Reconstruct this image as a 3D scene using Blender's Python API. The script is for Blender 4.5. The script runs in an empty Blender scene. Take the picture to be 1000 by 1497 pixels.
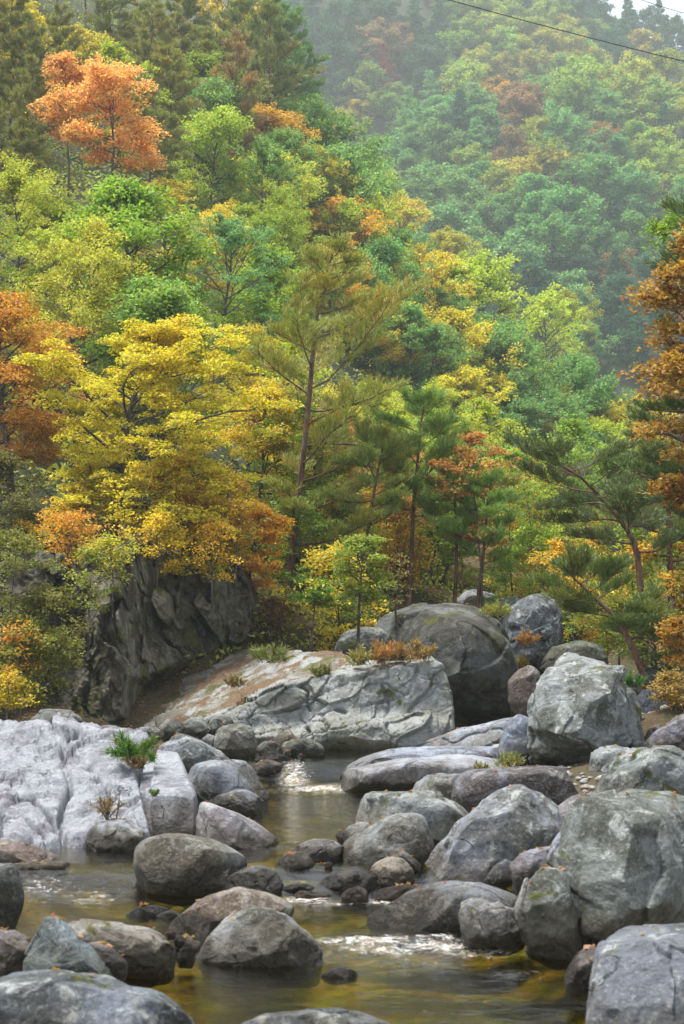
import bpy, bmesh, math
import numpy as np

sc = bpy.context.scene
COL = sc.collection
F, H = 2352.0, 3.0                       # focal length in photo pixels, eye height above the lower pool
PITCH = math.atan((900 - 748.5) / F)
CP, SP = math.cos(PITCH), math.sin(PITCH)


def ray(px, py):
    u, v = (px - 500) / F, (748.5 - py) / F
    return np.array([u, CP - v * SP, SP + v * CP])


def P(px, py, Y):
    d = ray(px, py)
    return np.array([0, 0, H]) + d * (Y / d[1])


def G(px, py, z):
    d = ray(px, py)
    return np.array([0, 0, H]) + d * ((z - H) / d[2])


def proj(V):
    V = np.atleast_2d(V)
    x, y, z = V[:, 0], V[:, 1], V[:, 2] - H
    w = y * CP + z * SP
    v = -y * SP + z * CP
    return np.stack([500 + F * x / w, 748.5 - F * v / w], 1)


def sstep(a, b, x):
    t = np.clip((x - a) / (b - a), 0, 1)
    return t * t * (3 - 2 * t)


# ---------------------------------------------------------------- noise
def _hash(i, j, k, s):
    h = (i.astype(np.int64) * 374761393 + j.astype(np.int64) * 668265263 + k.astype(np.int64) * 2147483647 + int(s) * 974634777) & 0xFFFFFFFF
    h = ((h ^ (h >> 13)) * 1274126177) & 0xFFFFFFFF
    h = ((h ^ (h >> 16)) * 2246822519) & 0xFFFFFFFF
    return ((h ^ (h >> 15)) & 0xFFFFFF) / float(0xFFFFFF)


def vnoise(p, s=0):
    i = np.floor(p)
    f = p - i
    f = f * f * f * (f * (f * 6 - 15) + 10)
    i = i.astype(np.int64)
    r = 0
    for dx in (0, 1):
        wx = f[:, 0] if dx else 1 - f[:, 0]
        for dy in (0, 1):
            wy = f[:, 1] if dy else 1 - f[:, 1]
            for dz in (0, 1):
                wz = f[:, 2] if dz else 1 - f[:, 2]
                r = r + wx * wy * wz * _hash(i[:, 0] + dx, i[:, 1] + dy, i[:, 2] + dz, s)
    return r * 2 - 1


ROT = np.array([[0.36, 0.48, -0.8], [-0.8, 0.6, 0.0], [0.48, 0.64, 0.6]])


def fbm(p, oct=5, s=0, gain=0.5):
    a, r, t = 1.0, 0, 0
    for o in range(oct):
        r = r + a * vnoise(p, s + o * 17)
        t += a
        a *= gain
        p = (p @ ROT) * 2.03 + 3.1
    return r / t


def ridged(p, oct=4, s=0):
    a, r, t = 1.0, 0, 0
    for o in range(oct):
        r = r + a * (1 - 2 * np.abs(vnoise(p, s + o * 13)))
        t += a
        a *= 0.5
        p = (p @ ROT) * 2.1 + 1.7
    return r / t


def voronoi(p, s=0):
    """F1, F2 distances, the id value of the nearest cell and the offset from its centre."""
    i0 = np.floor(p).astype(np.int64)
    f1 = np.full(len(p), 9.0)
    f2 = np.full(len(p), 9.0)
    cid = np.zeros(len(p))
    off = np.zeros((len(p), 3))
    for dx in (-1, 0, 1):
        for dy in (-1, 0, 1):
            for dz in (-1, 0, 1):
                c = i0 + np.array([dx, dy, dz])
                q = np.stack([_hash(c[:, 0], c[:, 1], c[:, 2], s + k) for k in (1, 2, 3)], 1) + c
                d = np.linalg.norm(q - p, axis=1)
                m = d < f1
                f2 = np.where(m, f1, np.minimum(f2, d))
                cid = np.where(m, _hash(c[:, 0], c[:, 1], c[:, 2], s + 9), cid)
                f1 = np.where(m, d, f1)
                off[m] = (p - q)[m]
    return f1, f2, cid, off


# ---------------------------------------------------------------- meshes and objects
def mesh(name, V, faces, mats, midx=None, smooth=False):
    """V (n,3); faces a list of integer arrays, each (m,3) or (m,4)."""
    me = bpy.data.meshes.new(name)
    V = np.asarray(V, dtype=np.float32)
    me.vertices.add(len(V))
    me.vertices.foreach_set('co', V.ravel())
    loops = np.concatenate([f.ravel() for f in faces]).astype(np.int32)
    sizes = np.concatenate([np.full(len(f), f.shape[1]) for f in faces])
    starts = np.concatenate([[0], np.cumsum(sizes)[:-1]]).astype(np.int32)
    me.loops.add(len(loops))
    me.loops.foreach_set('vertex_index', loops)
    me.polygons.add(len(sizes))
    me.polygons.foreach_set('loop_start', starts)
    for m in mats:
        me.materials.append(m)
    if midx is not None:
        me.polygons.foreach_set('material_index', np.asarray(midx, dtype=np.int32))
    if smooth:
        me.polygons.foreach_set('use_smooth', np.ones(len(sizes), dtype=bool))
    me.update(calc_edges=True)
    return me


def obj(name, me, loc=(0, 0, 0), parent=None, rotz=0, scale=1.0, color=None):
    o = bpy.data.objects.new(name, me)
    COL.objects.link(o)
    o.location = [float(c) for c in loc]
    o.rotation_euler = (0, 0, float(rotz))
    o.scale = (scale, scale, scale) if np.isscalar(scale) else scale
    if parent is not None:
        o.parent = parent
    if color is not None:
        o.color = (*[float(c) for c in color[:3]], 1)
    return o


def tag(o, label=None, cat=None, group=None, kind=None):
    if label: o['label'] = label
    if cat: o['category'] = cat
    if group: o['group'] = group
    if kind: o['kind'] = kind
    return o


def empty(name, loc, label, cat, group=None, rotz=0, scale=1.0):
    o = obj(name, None, loc, None, rotz, scale)
    o.empty_display_size = 0.2
    return tag(o, label, cat, group)


# ---------------------------------------------------------------- node helpers
class NT:
    def __init__(self, name):
        self.m = bpy.data.materials.new(name)
        self.m.use_nodes = True
        self.t = self.m.node_tree
        self.t.nodes.clear()
        self.out = self.t.nodes.new('ShaderNodeOutputMaterial')

    def n(self, typ, props=None, **ins):
        nd = self.t.nodes.new('ShaderNode' + typ)
        for k, v in (props or {}).items():
            setattr(nd, k, v)
        for k, v in ins.items():
            key = int(k[1:]) if k[0] == 'i' and k[1:].isdigit() else k.replace('_', ' ')
            self.set(nd.inputs[key], v)
        return nd

    def set(self, sock, v):
        if isinstance(v, bpy.types.NodeSocket):
            self.t.links.new(v, sock)
        elif isinstance(v, bpy.types.Node):
            self.t.links.new(v.outputs[0], sock)
        else:
            if isinstance(v, (tuple, list)) and len(v) == 3 and sock.type == 'RGBA':
                v = (*v, 1)
            sock.default_value = v

    def noise(self, vec, scale, detail=4, rough=0.5, dist=0.0):
        return self.n('TexNoise', None, Vector=vec, Scale=scale, Detail=detail, Roughness=rough, Distortion=dist).outputs[0]

    def math(self, op, a, b=0.0, clamp=False):
        return self.n('Math', {'operation': op, 'use_clamp': clamp}, i0=a, i1=b).outputs[0]

    def vmath(self, op, a, b):
        return self.n('VectorMath', {'operation': op}, i0=a, i1=b).outputs[0]

    def ramp(self, v, lo, hi):
        return self.n('MapRange', {'interpolation_type': 'SMOOTHSTEP'}, i0=v, i1=lo, i2=hi).outputs[0]

    def lerp(self, v, lo, hi, a, b):
        return self.n('MapRange', None, i0=v, i1=lo, i2=hi, i3=a, i4=b).outputs[0]

    def mix(self, f, a, b, mode='MIX'):
        nd = self.t.nodes.new('ShaderNodeMix')
        nd.data_type = 'RGBA'
        nd.blend_type = mode
        self.set(nd.inputs[0], f)
        self.set(nd.inputs[6], a)
        self.set(nd.inputs[7], b)
        return nd.outputs[2]

    def scalecol(self, c, k):
        return self.vmath('MULTIPLY', c, (k, k, k)) if not isinstance(k, (tuple, bpy.types.NodeSocket)) else self.vmath('MULTIPLY', c, k)

    def done(self, shader):
        self.set(self.out.inputs[0], shader)
        return self.m


# ---------------------------------------------------------------- materials
def rock_material(name, wet=0.0, moss=0.0, purple=0.35, streak=0.0, stain=(0.32, 0.28, 0.22), stain_lo=0.40, stain_hi=0.56, lichen=0.5, litter=0.0, lich_col=None):
    t = NT(name)
    tc = t.n('TexCoord').outputs['Object']
    oi = t.n('ObjectInfo')
    rnd = t.n('CombineXYZ', None, X=t.math('MULTIPLY', oi.outputs['Random'], 53.0), Y=t.math('MULTIPLY', oi.outputs['Random'], 31.0), Z=7.0)
    vec = t.vmath('ADD', tc, rnd.outputs[0])
    base = oi.outputs['Color']
    big = t.noise(vec, 1.25, 8, 0.66, 0.7)
    mid = t.noise(vec, 4.5, 9, 0.68, 0.3)
    fine = t.noise(vec, 26, 6, 0.7)
    grain = t.noise(vec, 120, 2, 0.5)
    pat = t.noise(vec, 2.3, 7, 0.7, 1.0)
    c = t.mix(t.ramp(big, stain_lo, stain_hi), t.vmath('MULTIPLY', base, stain), base)
    if streak:
        sv = t.vmath('MULTIPLY', vec, (3.2, 0.5, 0.35) if name.startswith('bleached') else (3.2, 3.2, 0.28))
        st = t.noise(sv, 1.6, 7, 0.65, 0.5)
        c = t.mix(t.math('MULTIPLY', t.ramp(st, 0.5, 0.66), streak), c, t.vmath('MULTIPLY', base, (0.25, 0.24, 0.22)))
    c = t.mix(t.math('MULTIPLY', t.ramp(pat, 0.5, 0.68), purple), c, t.vmath('MULTIPLY', base, (0.62, 0.50, 0.56)))
    dk = t.noise(t.vmath('ADD', vec, (11.0, 5.0, 3.0)), 2.9, 9, 0.72, 0.5)
    c = t.mix(t.math('MULTIPLY', t.ramp(dk, 0.54, 0.66), 0.6), c, t.vmath('MULTIPLY', base, (0.30, 0.28, 0.25)))
    pale = tuple(0.62 * v for v in (lich_col or (0.62, 0.62, 0.58)))
    c = t.mix(t.math('MULTIPLY', t.ramp(mid, 0.53, 0.64), lichen), c, pale)
    c = t.mix(t.math('MULTIPLY', t.ramp(fine, 0.55, 0.66), 0.55), c, t.vmath('MULTIPLY', base, (0.30, 0.29, 0.27)))
    c = t.mix(t.math('MULTIPLY', t.ramp(fine, 0.47, 0.36), 0.35), c, pale)
    c = t.vmath('MULTIPLY', c, t.n('CombineColor', None, Red=t.lerp(grain, .3, .7, .78, 1.2), Green=t.lerp(grain, .3, .7, .78, 1.2), Blue=t.lerp(grain, .3, .7, .78, 1.2)).outputs[0])
    # hairline fractures
    wv = t.vmath('ADD', vec, t.vmath('MULTIPLY', t.n('TexNoise', None, Vector=vec, Scale=2.0, Detail=4.0).outputs[1], (0.6, 0.6, 0.6)))
    vo = t.n('TexVoronoi', {'feature': 'DISTANCE_TO_EDGE'}, Vector=wv, Scale=1.15).outputs[0]
    crack = t.math('MULTIPLY', t.ramp(vo, 0.014, 0.002), t.ramp(t.noise(vec, 1.7, 3), 0.54, 0.62))
    c = t.mix(t.math('MULTIPLY', crack, 0.5), c, (0.03, 0.028, 0.024))
    if moss:
        mn = t.noise(vec, 1.9, 6, 0.6, 0.6)
        mk = t.math('MULTIPLY', t.ramp(mn, 0.64 - 0.14 * moss, 0.70 - 0.14 * moss), t.ramp(mid, 0.36, 0.5))
        c = t.mix(mk, c, t.mix(t.noise(vec, 14, 3), (0.03, 0.045, 0.008), (0.12, 0.12, 0.018)))
    if litter:
        ln = t.noise(vec, 1.3, 6, 0.65, 0.5)
        c = t.mix(t.math('MULTIPLY', t.ramp(ln, 0.46, 0.56), litter), c, t.mix(t.ramp(fine, 0.4, 0.6), (0.09, 0.06, 0.035), (0.20, 0.125, 0.065)))
    rough = 0.78
    if wet:
        z = t.n('SeparateXYZ', None, i0=tc).outputs[2]
        zz = t.math('ADD', z, t.lerp(t.noise(vec, 3.0, 5), .3, .7, .09, -.09))
        wf = t.ramp(zz, wet + 0.05, wet - 0.03)
        c = t.mix(wf, c, t.vmath('MULTIPLY', c, (0.27, 0.25, 0.20)))
        rough = t.lerp(wf, 0, 1, 0.78, 0.28)
        tide = t.ramp(t.math('ADD', z, t.lerp(t.noise(vec, 1.6, 6, 0.65), .3, .7, .22, -.22)), 0.46, 0.16)
        c = t.mix(t.math('MULTIPLY', tide, 0.8), c, t.vmath('MULTIPLY', c, (0.58, 0.50, 0.40)))
    h = t.math('ADD', t.math('MULTIPLY', mid, 1.0), t.math('ADD', t.math('MULTIPLY', fine, 0.34), t.math('MULTIPLY', grain, 0.05)))
    h = t.math('SUBTRACT', h, t.math('MULTIPLY', crack, 0.5))
    bmp = t.n('Bump', None, Strength=0.85, Distance=0.11, Height=h)
    b = t.n('BsdfPrincipled', None, Base_Color=c, Roughness=rough, Normal=bmp)
    b.inputs['Specular IOR Level'].default_value = 0.35
    return t.done(b)


def leaf_material(name, hue=0.032, trans=0.46, vlo=0.65, vhi=1.75, alt=(1.22, 0.95, 0.6), altf=0.5, gloss=0.02, nscale=0.55):
    """leaf colour = object colour, varied leaf by leaf and branch by branch (some branches have turned further)."""
    t = NT(name)
    tc = t.n('TexCoord').outputs['Object']
    oi = t.n('ObjectInfo')
    rnd = t.n('CombineXYZ', None, X=t.math('MULTIPLY', oi.outputs['Random'], 71.0), Y=3.0, Z=t.math('MULTIPLY', oi.outputs['Random'], 23.0)).outputs[0]
    vec = t.vmath('ADD', tc, rnd)
    isl = t.n('NewGeometry').outputs['Random Per Island']
    turn = t.noise(vec, nscale, 3, 0.6)
    c = t.mix(t.math('MULTIPLY', t.ramp(turn, 0.5, 0.68), altf), oi.outputs['Color'], t.vmath('MULTIPLY', oi.outputs['Color'], alt))
    wn = t.n('TexWhiteNoise', {'noise_dimensions': '1D'})
    t.set(wn.inputs['W'], t.math('MULTIPLY', isl, 977.0))
    sep = t.n('SeparateColor', None, i0=wn.outputs['Color'])
    hs = t.n('HueSaturation', None, Hue=t.lerp(sep.outputs[0], 0, 1, 0.5 - hue, 0.5 + hue), Saturation=t.lerp(sep.outputs[1], 0, 1, 0.82, 1.1), Value=t.lerp(sep.outputs[2], 0, 1, vlo, vhi), Color=c)
    d = t.n('BsdfDiffuse', None, Color=hs)
    tr = t.n('BsdfTranslucent', None, Color=t.vmath('MULTIPLY', hs, (1.15, 1.1, 0.7)))
    mx = t.n('MixShader', None, i0=trans, i1=d, i2=tr)
    if gloss:
        g = t.n('BsdfGlossy', None, Color=(0.9, 0.95, 1), Roughness=0.55)
        mx = t.n('MixShader', None, i0=gloss, i1=mx, i2=g)
    return t.done(mx)


def bark_material(name, c1, c2, scale=9):
    t = NT(name)
    tc = t.n('TexCoord').outputs['Object']
    v = t.vmath('MULTIPLY', tc, (1, 1, 0.25))
    n = t.noise(v, scale, 6, 0.7)
    c = t.mix(t.ramp(n, 0.38, 0.62), c1, c2)
    lic = t.noise(tc, 3.0, 5, 0.6)
    c = t.mix(t.math('MULTIPLY', t.ramp(lic, 0.56, 0.68), 0.4), c, (0.16, 0.17, 0.13))
    b = t.n('BsdfPrincipled', None, Base_Color=c, Roughness=0.9, Normal=t.n('Bump', None, Strength=0.6, Distance=0.03, Height=n))
    return t.done(b)


def soil_material(name, a, b_, c_):
    t = NT(name)
    tc = t.n('TexCoord').outputs['Object']
    n1 = t.noise(tc, 0.8, 7, 0.65)
    n2 = t.noise(tc, 14, 6, 0.75)
    c = t.mix(t.ramp(n1, 0.42, 0.6), a, b_)
    c = t.mix(t.ramp(n2, 0.48, 0.64), c, c_)
    c = t.mix(t.math('MULTIPLY', t.ramp(t.noise(tc, 40, 3), 0.5, 0.6), 0.5), c, (0.012, 0.010, 0.006))
    b = t.n('BsdfPrincipled', None, Base_Color=c, Roughness=0.95, Normal=t.n('Bump', None, Strength=0.8, Distance=0.06, Height=n2))
    return t.done(b)


M = {}
M['river'] = rock_material('river_granite', wet=0.2, purple=0.35, stain_lo=0.42, stain_hi=0.56, stain=(0.42, 0.36, 0.27), lichen=0.4)
M['mossy'] = rock_material('mossy_granite', wet=0.16, moss=0.55, purple=0.2, stain=(0.42, 0.38, 0.30), lichen=0.5)
M['pale'] = rock_material('bleached_granite', wet=0.05, streak=0.45, purple=0.6, stain=(0.45, 0.43, 0.44), stain_lo=0.38, stain_hi=0.56, lichen=0.6, lich_col=(0.64, 0.66, 0.70))
M['ledge'] = rock_material('ledge_granite', moss=0.12, purple=0.25, streak=0.4, stain=(0.62, 0.60, 0.52), lichen=0.55, lich_col=(0.55, 0.56, 0.50))
M['apron'] = rock_material('littered_granite', moss=0.75, purple=0.2, stain=(0.5, 0.44, 0.34), lichen=0.25, litter=1.0)
M['cliff'] = rock_material('cliff_granite', moss=0.55, purple=0.15, streak=0.8, stain=(0.25, 0.22, 0.16), stain_lo=0.42, stain_hi=0.62, lichen=0.25, lich_col=(0.30, 0.30, 0.24))
M['lichen'] = rock_material('lichened_granite', wet=0.08, moss=0.12, purple=0.12, streak=0.25, stain=(0.36, 0.35, 0.28), lichen=0.85, lich_col=(0.60, 0.63, 0.60))
M['leaf'] = leaf_material('broad_leaves')
M['leaf_far'] = leaf_material('distant_leaves', hue=0.035, trans=0.3, vlo=0.5, vhi=1.5, alt=(1.6, 1.05, 0.7), altf=0.5, gloss=0.0, nscale=0.3)
M['needle'] = leaf_material('pine_needles', hue=0.03, trans=0.25, vlo=0.6, vhi=1.4, alt=(1.5, 0.95, 0.6), altf=0.6, gloss=0.04, nscale=0.9)
M['bark'] = bark_material('grey_bark', (0.035, 0.028, 0.022), (0.13, 0.11, 0.09))
t_ = NT('river_gravel')
tc_ = t_.n('TexCoord').outputs['Object']
r_ = t_.n('NewGeometry').outputs['Random Per Island']
w_ = t_.n('TexWhiteNoise', {'noise_dimensions': '1D'})
t_.set(w_.inputs['W'], t_.math('MULTIPLY', r_, 977.0))
s_ = t_.n('SeparateColor', None, i0=w_.outputs['Color'])
c_ = t_.mix(s_.outputs[0], (0.26, 0.20, 0.14), (0.24, 0.25, 0.26))
c_ = t_.mix(t_.math('MULTIPLY', s_.outputs[1], 0.6), c_, (0.06, 0.05, 0.04))
c_ = t_.mix(t_.math('MULTIPLY', t_.ramp(t_.noise(tc_, 30, 5, 0.7), 0.48, 0.6), 0.5), c_, (0.40, 0.38, 0.34))
M['gravel'] = t_.done(t_.n('BsdfPrincipled', None, Base_Color=c_, Roughness=0.75))
M['pinebark'] = bark_material('red_pine_bark', (0.05, 0.028, 0.020), (0.20, 0.10, 0.065), 12)
M['soil'] = soil_material('forest_floor', (0.06, 0.042, 0.018), (0.035, 0.045, 0.012), (0.14, 0.075, 0.025))
M['hill'] = soil_material('hill_floor', (0.03, 0.035, 0.014), (0.025, 0.045, 0.014), (0.07, 0.06, 0.02))
M['cable'] = bark_material('cable_rubber', (0.015, 0.015, 0.015), (0.03, 0.03, 0.03))
# ---------------------------------------------------------------- water level and ground
def WL(Y):
    Y = np.asarray(Y, dtype=float)
    return 0.07 * sstep(14.0, 14.8, Y) + 0.21 * sstep(16.6, 18.0, Y) + 0.27 * sstep(26.6, 27.5, Y)


def Gw(px, py):
    z = 0.0
    for _ in range(6):
        q = G(px, py, z)
        z = float(WL(q[1]))
    return q


GL_Y = [0, 12, 18, 24, 28, 31, 34, 36, 38, 42, 46, 60, 90, 150, 230, 420]
GL_Z = [0, 0.0, 0.28, 0.3, 0.5, 0.55, 1.2, 2.0, 2.6, 3.05, 3.3, 3.6, 5.0, 7, 10, 14]
CH_Y = [0, 10, 13, 16, 19, 22, 25, 28, 30, 33, 40, 60, 420]
CH_C = [0.2, 0.1, 0.1, -0.7, -1.2, -0.7, -0.4, 0.0, 0.5, 3.2, 6.0, 16, 90]
CH_W = [3.2, 2.6, 2.4, 2.6, 1.9, 1.1, 0.9, 1.0, 1.4, 1.2, 1.0, 1.0, 1.0]


def zground(x, Y):
    x, Y = np.asarray(x, float), np.asarray(Y, float)
    c, w = np.interp(Y, CH_Y, CH_C), np.interp(Y, CH_Y, CH_W)
    d = np.abs(x - c) - w
    L = np.interp(Y, GL_Y, GL_Z)
    bed = -(0.45 + 0.8 * sstep(30, 33, Y) * sstep(44, 39, Y)) * sstep(0.5, -0.6, d)
    bank = np.where(d > 0, 0.16 * np.minimum(d, 14) + 0.012 * np.minimum(d, 10) ** 2, 0)
    p = np.stack([x, Y, 0 * x], 1) if x.ndim else np.array([[x, Y, 0]])
    nz = fbm(p.reshape(-1, 3) * 0.9, 4, 5) * 0.10
    near = WL(Y) - 0.18
    base = np.where(Y < 30, np.minimum(L, near + 0 * L), L)
    return base + bed + np.where(x < c, bank * (0.25 + 0.55 * sstep(34, 42, Y)), bank) + nz.reshape(base.shape if x.ndim else (1,))


def grid_faces(nu, nv):
    i = np.arange(nu * nv).reshape(nu, nv)
    return np.stack([i[:-1, :-1], i[1:, :-1], i[1:, 1:], i[:-1, 1:]], -1).reshape(-1, 4)


def build_ground():
    xs = np.concatenate([-np.geomspace(9, 420, 40)[::-1], np.linspace(-8.8, 12, 140), np.geomspace(12.3, 420, 40)])
    ys = np.concatenate([np.linspace(-40, 5, 12), np.linspace(6, 60, 300), np.geomspace(61, 440, 60)])
    X, Yv = np.meshgrid(xs, ys, indexing='ij')
    Z = zground(X.ravel(), Yv.ravel())
    V = np.stack([X.ravel(), Yv.ravel(), Z], 1)
    me = mesh('ground', V, [grid_faces(len(xs), len(ys))], [M['soil']], smooth=True)
    tag(obj('ground', me), kind='structure')
    # bed of the stream: the same sheet, a gravelly golden strip under the water
    t = NT('stream_bed')
    tc = t.n('TexCoord').outputs['Object']
    n1 = t.noise(tc, 1.2, 6, 0.6)
    n2 = t.noise(tc, 7.0, 6, 0.7)
    vo = t.n('TexVoronoi', None, Vector=tc, Scale=5.0)
    c = t.mix(t.ramp(n1, 0.40, 0.62), (0.06, 0.06, 0.008), (0.30, 0.25, 0.022))
    c = t.mix(t.math('MULTIPLY', t.ramp(n2, 0.5, 0.66), 0.7), c, (0.03, 0.03, 0.012))
    c = t.mix(0.35, c, t.vmath('MULTIPLY', c, vo.outputs['Color']))
    b = t.n('BsdfPrincipled', None, Base_Color=c, Roughness=0.8, Normal=t.n('Bump', None, Strength=0.8, Distance=0.1, Height=n2))
    bed = t.done(b)
    xs = np.linspace(-4.5, 4.5, 90)
    ys = np.linspace(8.0, 31, 200)
    X, Yv = np.meshgrid(xs, ys, indexing='ij')
    c_, w_ = np.interp(Yv, CH_Y, CH_C), np.interp(Yv, CH_Y, CH_W)
    Z = zground(X.ravel(), Yv.ravel()) + 0.03 - 0.25 * sstep(0.8, 1.6, (np.abs(X - c_) - w_).ravel())
    V = np.stack([X.ravel(), Yv.ravel(), Z], 1)
    tag(obj('stream_bed', mesh('stream_bed', V, [grid_faces(90, 200)], [bed], smooth=True)), kind='structure')


def build_gravel():
    rg = np.random.default_rng(8)
    bV, bF = ico(2)
    n = 5200
    Y = rg.uniform(11.5, 32, n)
    c, w = np.interp(Y, CH_Y, CH_C), np.interp(Y, CH_Y, CH_W)
    x = c + rg.normal(size=n) * (w + 1.4)
    keep = (np.abs(x - c) > w + .1) | (rg.uniform(size=n) < .15)
    x, Y = x[keep], Y[keep]
    n = len(x)
    z = zground(x, Y) + .02
    x0 = rg.lognormal(-3.1, .55, n)
    S = np.stack([x0 * rg.uniform(.8, 1.4, n), x0 * rg.uniform(.8, 1.3, n), x0 * rg.uniform(.4, .8, n)], 1)
    a = rg.uniform(0, 6.28, n)
    J = 1 + rg.normal(size=(n, len(bV), 1)) * .10
    V = bV[None] * J * S[:, None]
    X = V[..., 0] * np.cos(a)[:, None] - V[..., 1] * np.sin(a)[:, None]
    Yy = V[..., 0] * np.sin(a)[:, None] + V[..., 1] * np.cos(a)[:, None]
    V = np.stack([X + x[:, None], Yy + Y[:, None], V[..., 2] + z[:, None]], -1)
    Fq = (bF[None] + (np.arange(n) * len(bV))[:, None, None]).reshape(-1, 3)
    tag(obj('gravel', mesh('gravel', V.reshape(-1, 3), [Fq], [M['gravel']], smooth=True)), kind='stuff')


# white water: (px, py, half width px, half height px, strength)
FOAM = [(470, 1128, 75, 9, 1.0), (520, 1140, 90, 6, .6), (430, 1118, 30, 10, .9), (400, 1240, 50, 7, .45), (445, 1316, 60, 9, 1.0), (370, 1318, 60, 7, .6), (560, 1318, 70, 8, .9), (480, 1290, 50, 8, .8),
        (540, 1376, 90, 10, 1.0), (640, 1382, 80, 12, .95), (700, 1384, 60, 7, .9), (740, 1380, 40, 6, .9), (480, 1376, 30, 8, .8), (560, 1395, 70, 7, .5),
        (560, 1388, 90, 9, .85), (690, 1394, 100, 9, .8), (620, 1370, 110, 6, .8), (800, 1392, 50, 6, .6), (760, 1425, 60, 10, .5), (640, 1410, 150, 12, .35), (130, 1285, 70, 12, .62), (60, 1278, 60, 10, .6), (170, 1300, 70, 8, .45), (260, 1312, 90, 6, .5), (90, 1310, 60, 10, .45), (520, 1420, 30, 8, .3), (420, 1150, 40, 5, .4)]


def build_water():
    nx, ny = 260, 640
    xs = np.linspace(-6.5, 6.5, nx)
    ys = np.geomspace(7.0, 33.0, ny)
    X, Yv = np.meshgrid(xs, ys, indexing='ij')
    x, y = X.ravel(), Yv.ravel()
    z = WL(y)
    V = np.stack([x, y, z], 1)
    pr = proj(V)
    foam = np.zeros(len(V))
    for a, b, rx, ry, s in FOAM:
        q = Gw(a, b)                                  # centre on the water, radii in metres along and across the stream
        sx = rx * q[1] / F
        sy = abs(Gw(a, b - ry)[1] - Gw(a, b + ry)[1]) / 2
        foam = np.maximum(foam, s * np.exp(-((x - q[0]) / sx) ** 2 - ((y - q[1]) / sy) ** 2))
    p = np.stack([x * 1.3, y * 1.0, 0 * x], 1)
    rough = 0.004 + 0.05 * foam
    V[:, 2] += rough * fbm(p * 4.0, 4, 31) + 0.02 * foam * ridged(p * 3, 3, 5)
    me = mesh('water', V, [grid_faces(nx, ny)], [], smooth=True)
    at = me.attributes.new('foam', 'FLOAT', 'POINT')
    at.data.foreach_set('value', foam.astype(np.float32))
    t = NT('stream_water')
    tc = t.n('TexCoord').outputs['Object']
    fo = t.n('Attribute', {'attribute_name': 'foam'}).outputs['Fac']
    v1 = t.vmath('MULTIPLY', tc, (1.0, 1.7, 1))
    w1 = t.noise(v1, 3.4, 5, 0.6, 0.6)
    w2 = t.noise(v1, 13.0, 4, 0.6, 0.4)
    h = t.math('ADD', t.math('MULTIPLY', w1, 1.0), t.math('MULTIPLY', w2, 0.30))
    bmp = t.n('Bump', None, Strength=t.lerp(fo, 0.0, 0.5, 0.13, 0.32), Distance=0.12, Height=h)
    fr = t.n('Fresnel', None, IOR=1.33, Normal=bmp)
    tr = t.n('BsdfTransparent', None, Color=(0.66, 0.60, 0.22))
    gl = t.n('BsdfGlossy', None, Color=(1, 1, 1), Roughness=0.04, Normal=bmp)
    wat = t.n('MixShader', None, i0=t.math('MULTIPLY', fr, 1.4, True), i1=tr, i2=gl)
    # broken foam: streaky flecks inside the white-water areas
    f1 = t.noise(t.vmath('MULTIPLY', tc, (2.2, 2.6, 1)), 6.5, 10, 0.78, 0.5)
    lo = t.lerp(fo, 0.0, 1.0, 0.66, 0.34)
    fm = t.n('MapRange', {'interpolation_type': 'SMOOTHSTEP'}, i0=f1, i1=lo, i2=t.math('ADD', lo, 0.24)).outputs[0]
    fm = t.math('MULTIPLY', fm, t.ramp(fo, 0.04, 0.25))
    fcol = t.mix(t.ramp(t.noise(tc, 9, 5), 0.4, 0.6), (0.44, 0.37, 0.28), (0.68, 0.66, 0.61))
    white = t.n('BsdfPrincipled', None, Base_Color=fcol, Roughness=0.55, Normal=bmp)
    me.materials.append(t.done(t.n('MixShader', None, i0=t.math('MULTIPLY', fm, 0.75), i1=wat, i2=white)))
    tag(obj('water', me), kind='structure')


# ---------------------------------------------------------------- the two wooded hills (lofted between a foot line and a crest line)
def loft(name, foot, crest, seed, back=(0, 60, -40), amp=2.0, mat='hill'):
    s = np.linspace(foot[0][0], foot[-1][0], 90)
    fo = np.array([P(a, np.interp(a, [k[0] for k in foot], [k[1] for k in foot]), np.interp(a, [k[0] for k in foot], [k[2] for k in foot])) for a in s])
    cr = np.array([P(a, np.interp(a, [k[0] for k in crest], [k[1] for k in crest]), np.interp(a, [k[0] for k in crest], [k[2] for k in crest])) for a in s])
    tt = np.linspace(0, 1, 60)
    rows = [fo + (cr - fo) * t + np.array([0, 0, -1]) * 0 for t in tt]
    V = np.stack(rows, 1)
    nz = fbm(V.reshape(-1, 3) * 0.035, 4, seed) * amp
    V = V.reshape(-1, 3)
    V[:, 2] += nz
    V = V.reshape(90, 60, 3)
    S = V.copy()
    bk = np.stack([V[:, -1] + np.array(back) * k for k in (0.15, 0.5, 1.0)], 1)
    ft = (V[:, 0] + np.array([0, 0, -6.0]))[:, None]
    full = np.concatenate([ft, V, bk], 1)
    me = mesh(name, full.reshape(-1, 3), [grid_faces(90, full.shape[1])], [M[mat]], smooth=True)
    tag(obj(name, me), kind='structure')
    return s, tt, S


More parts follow.
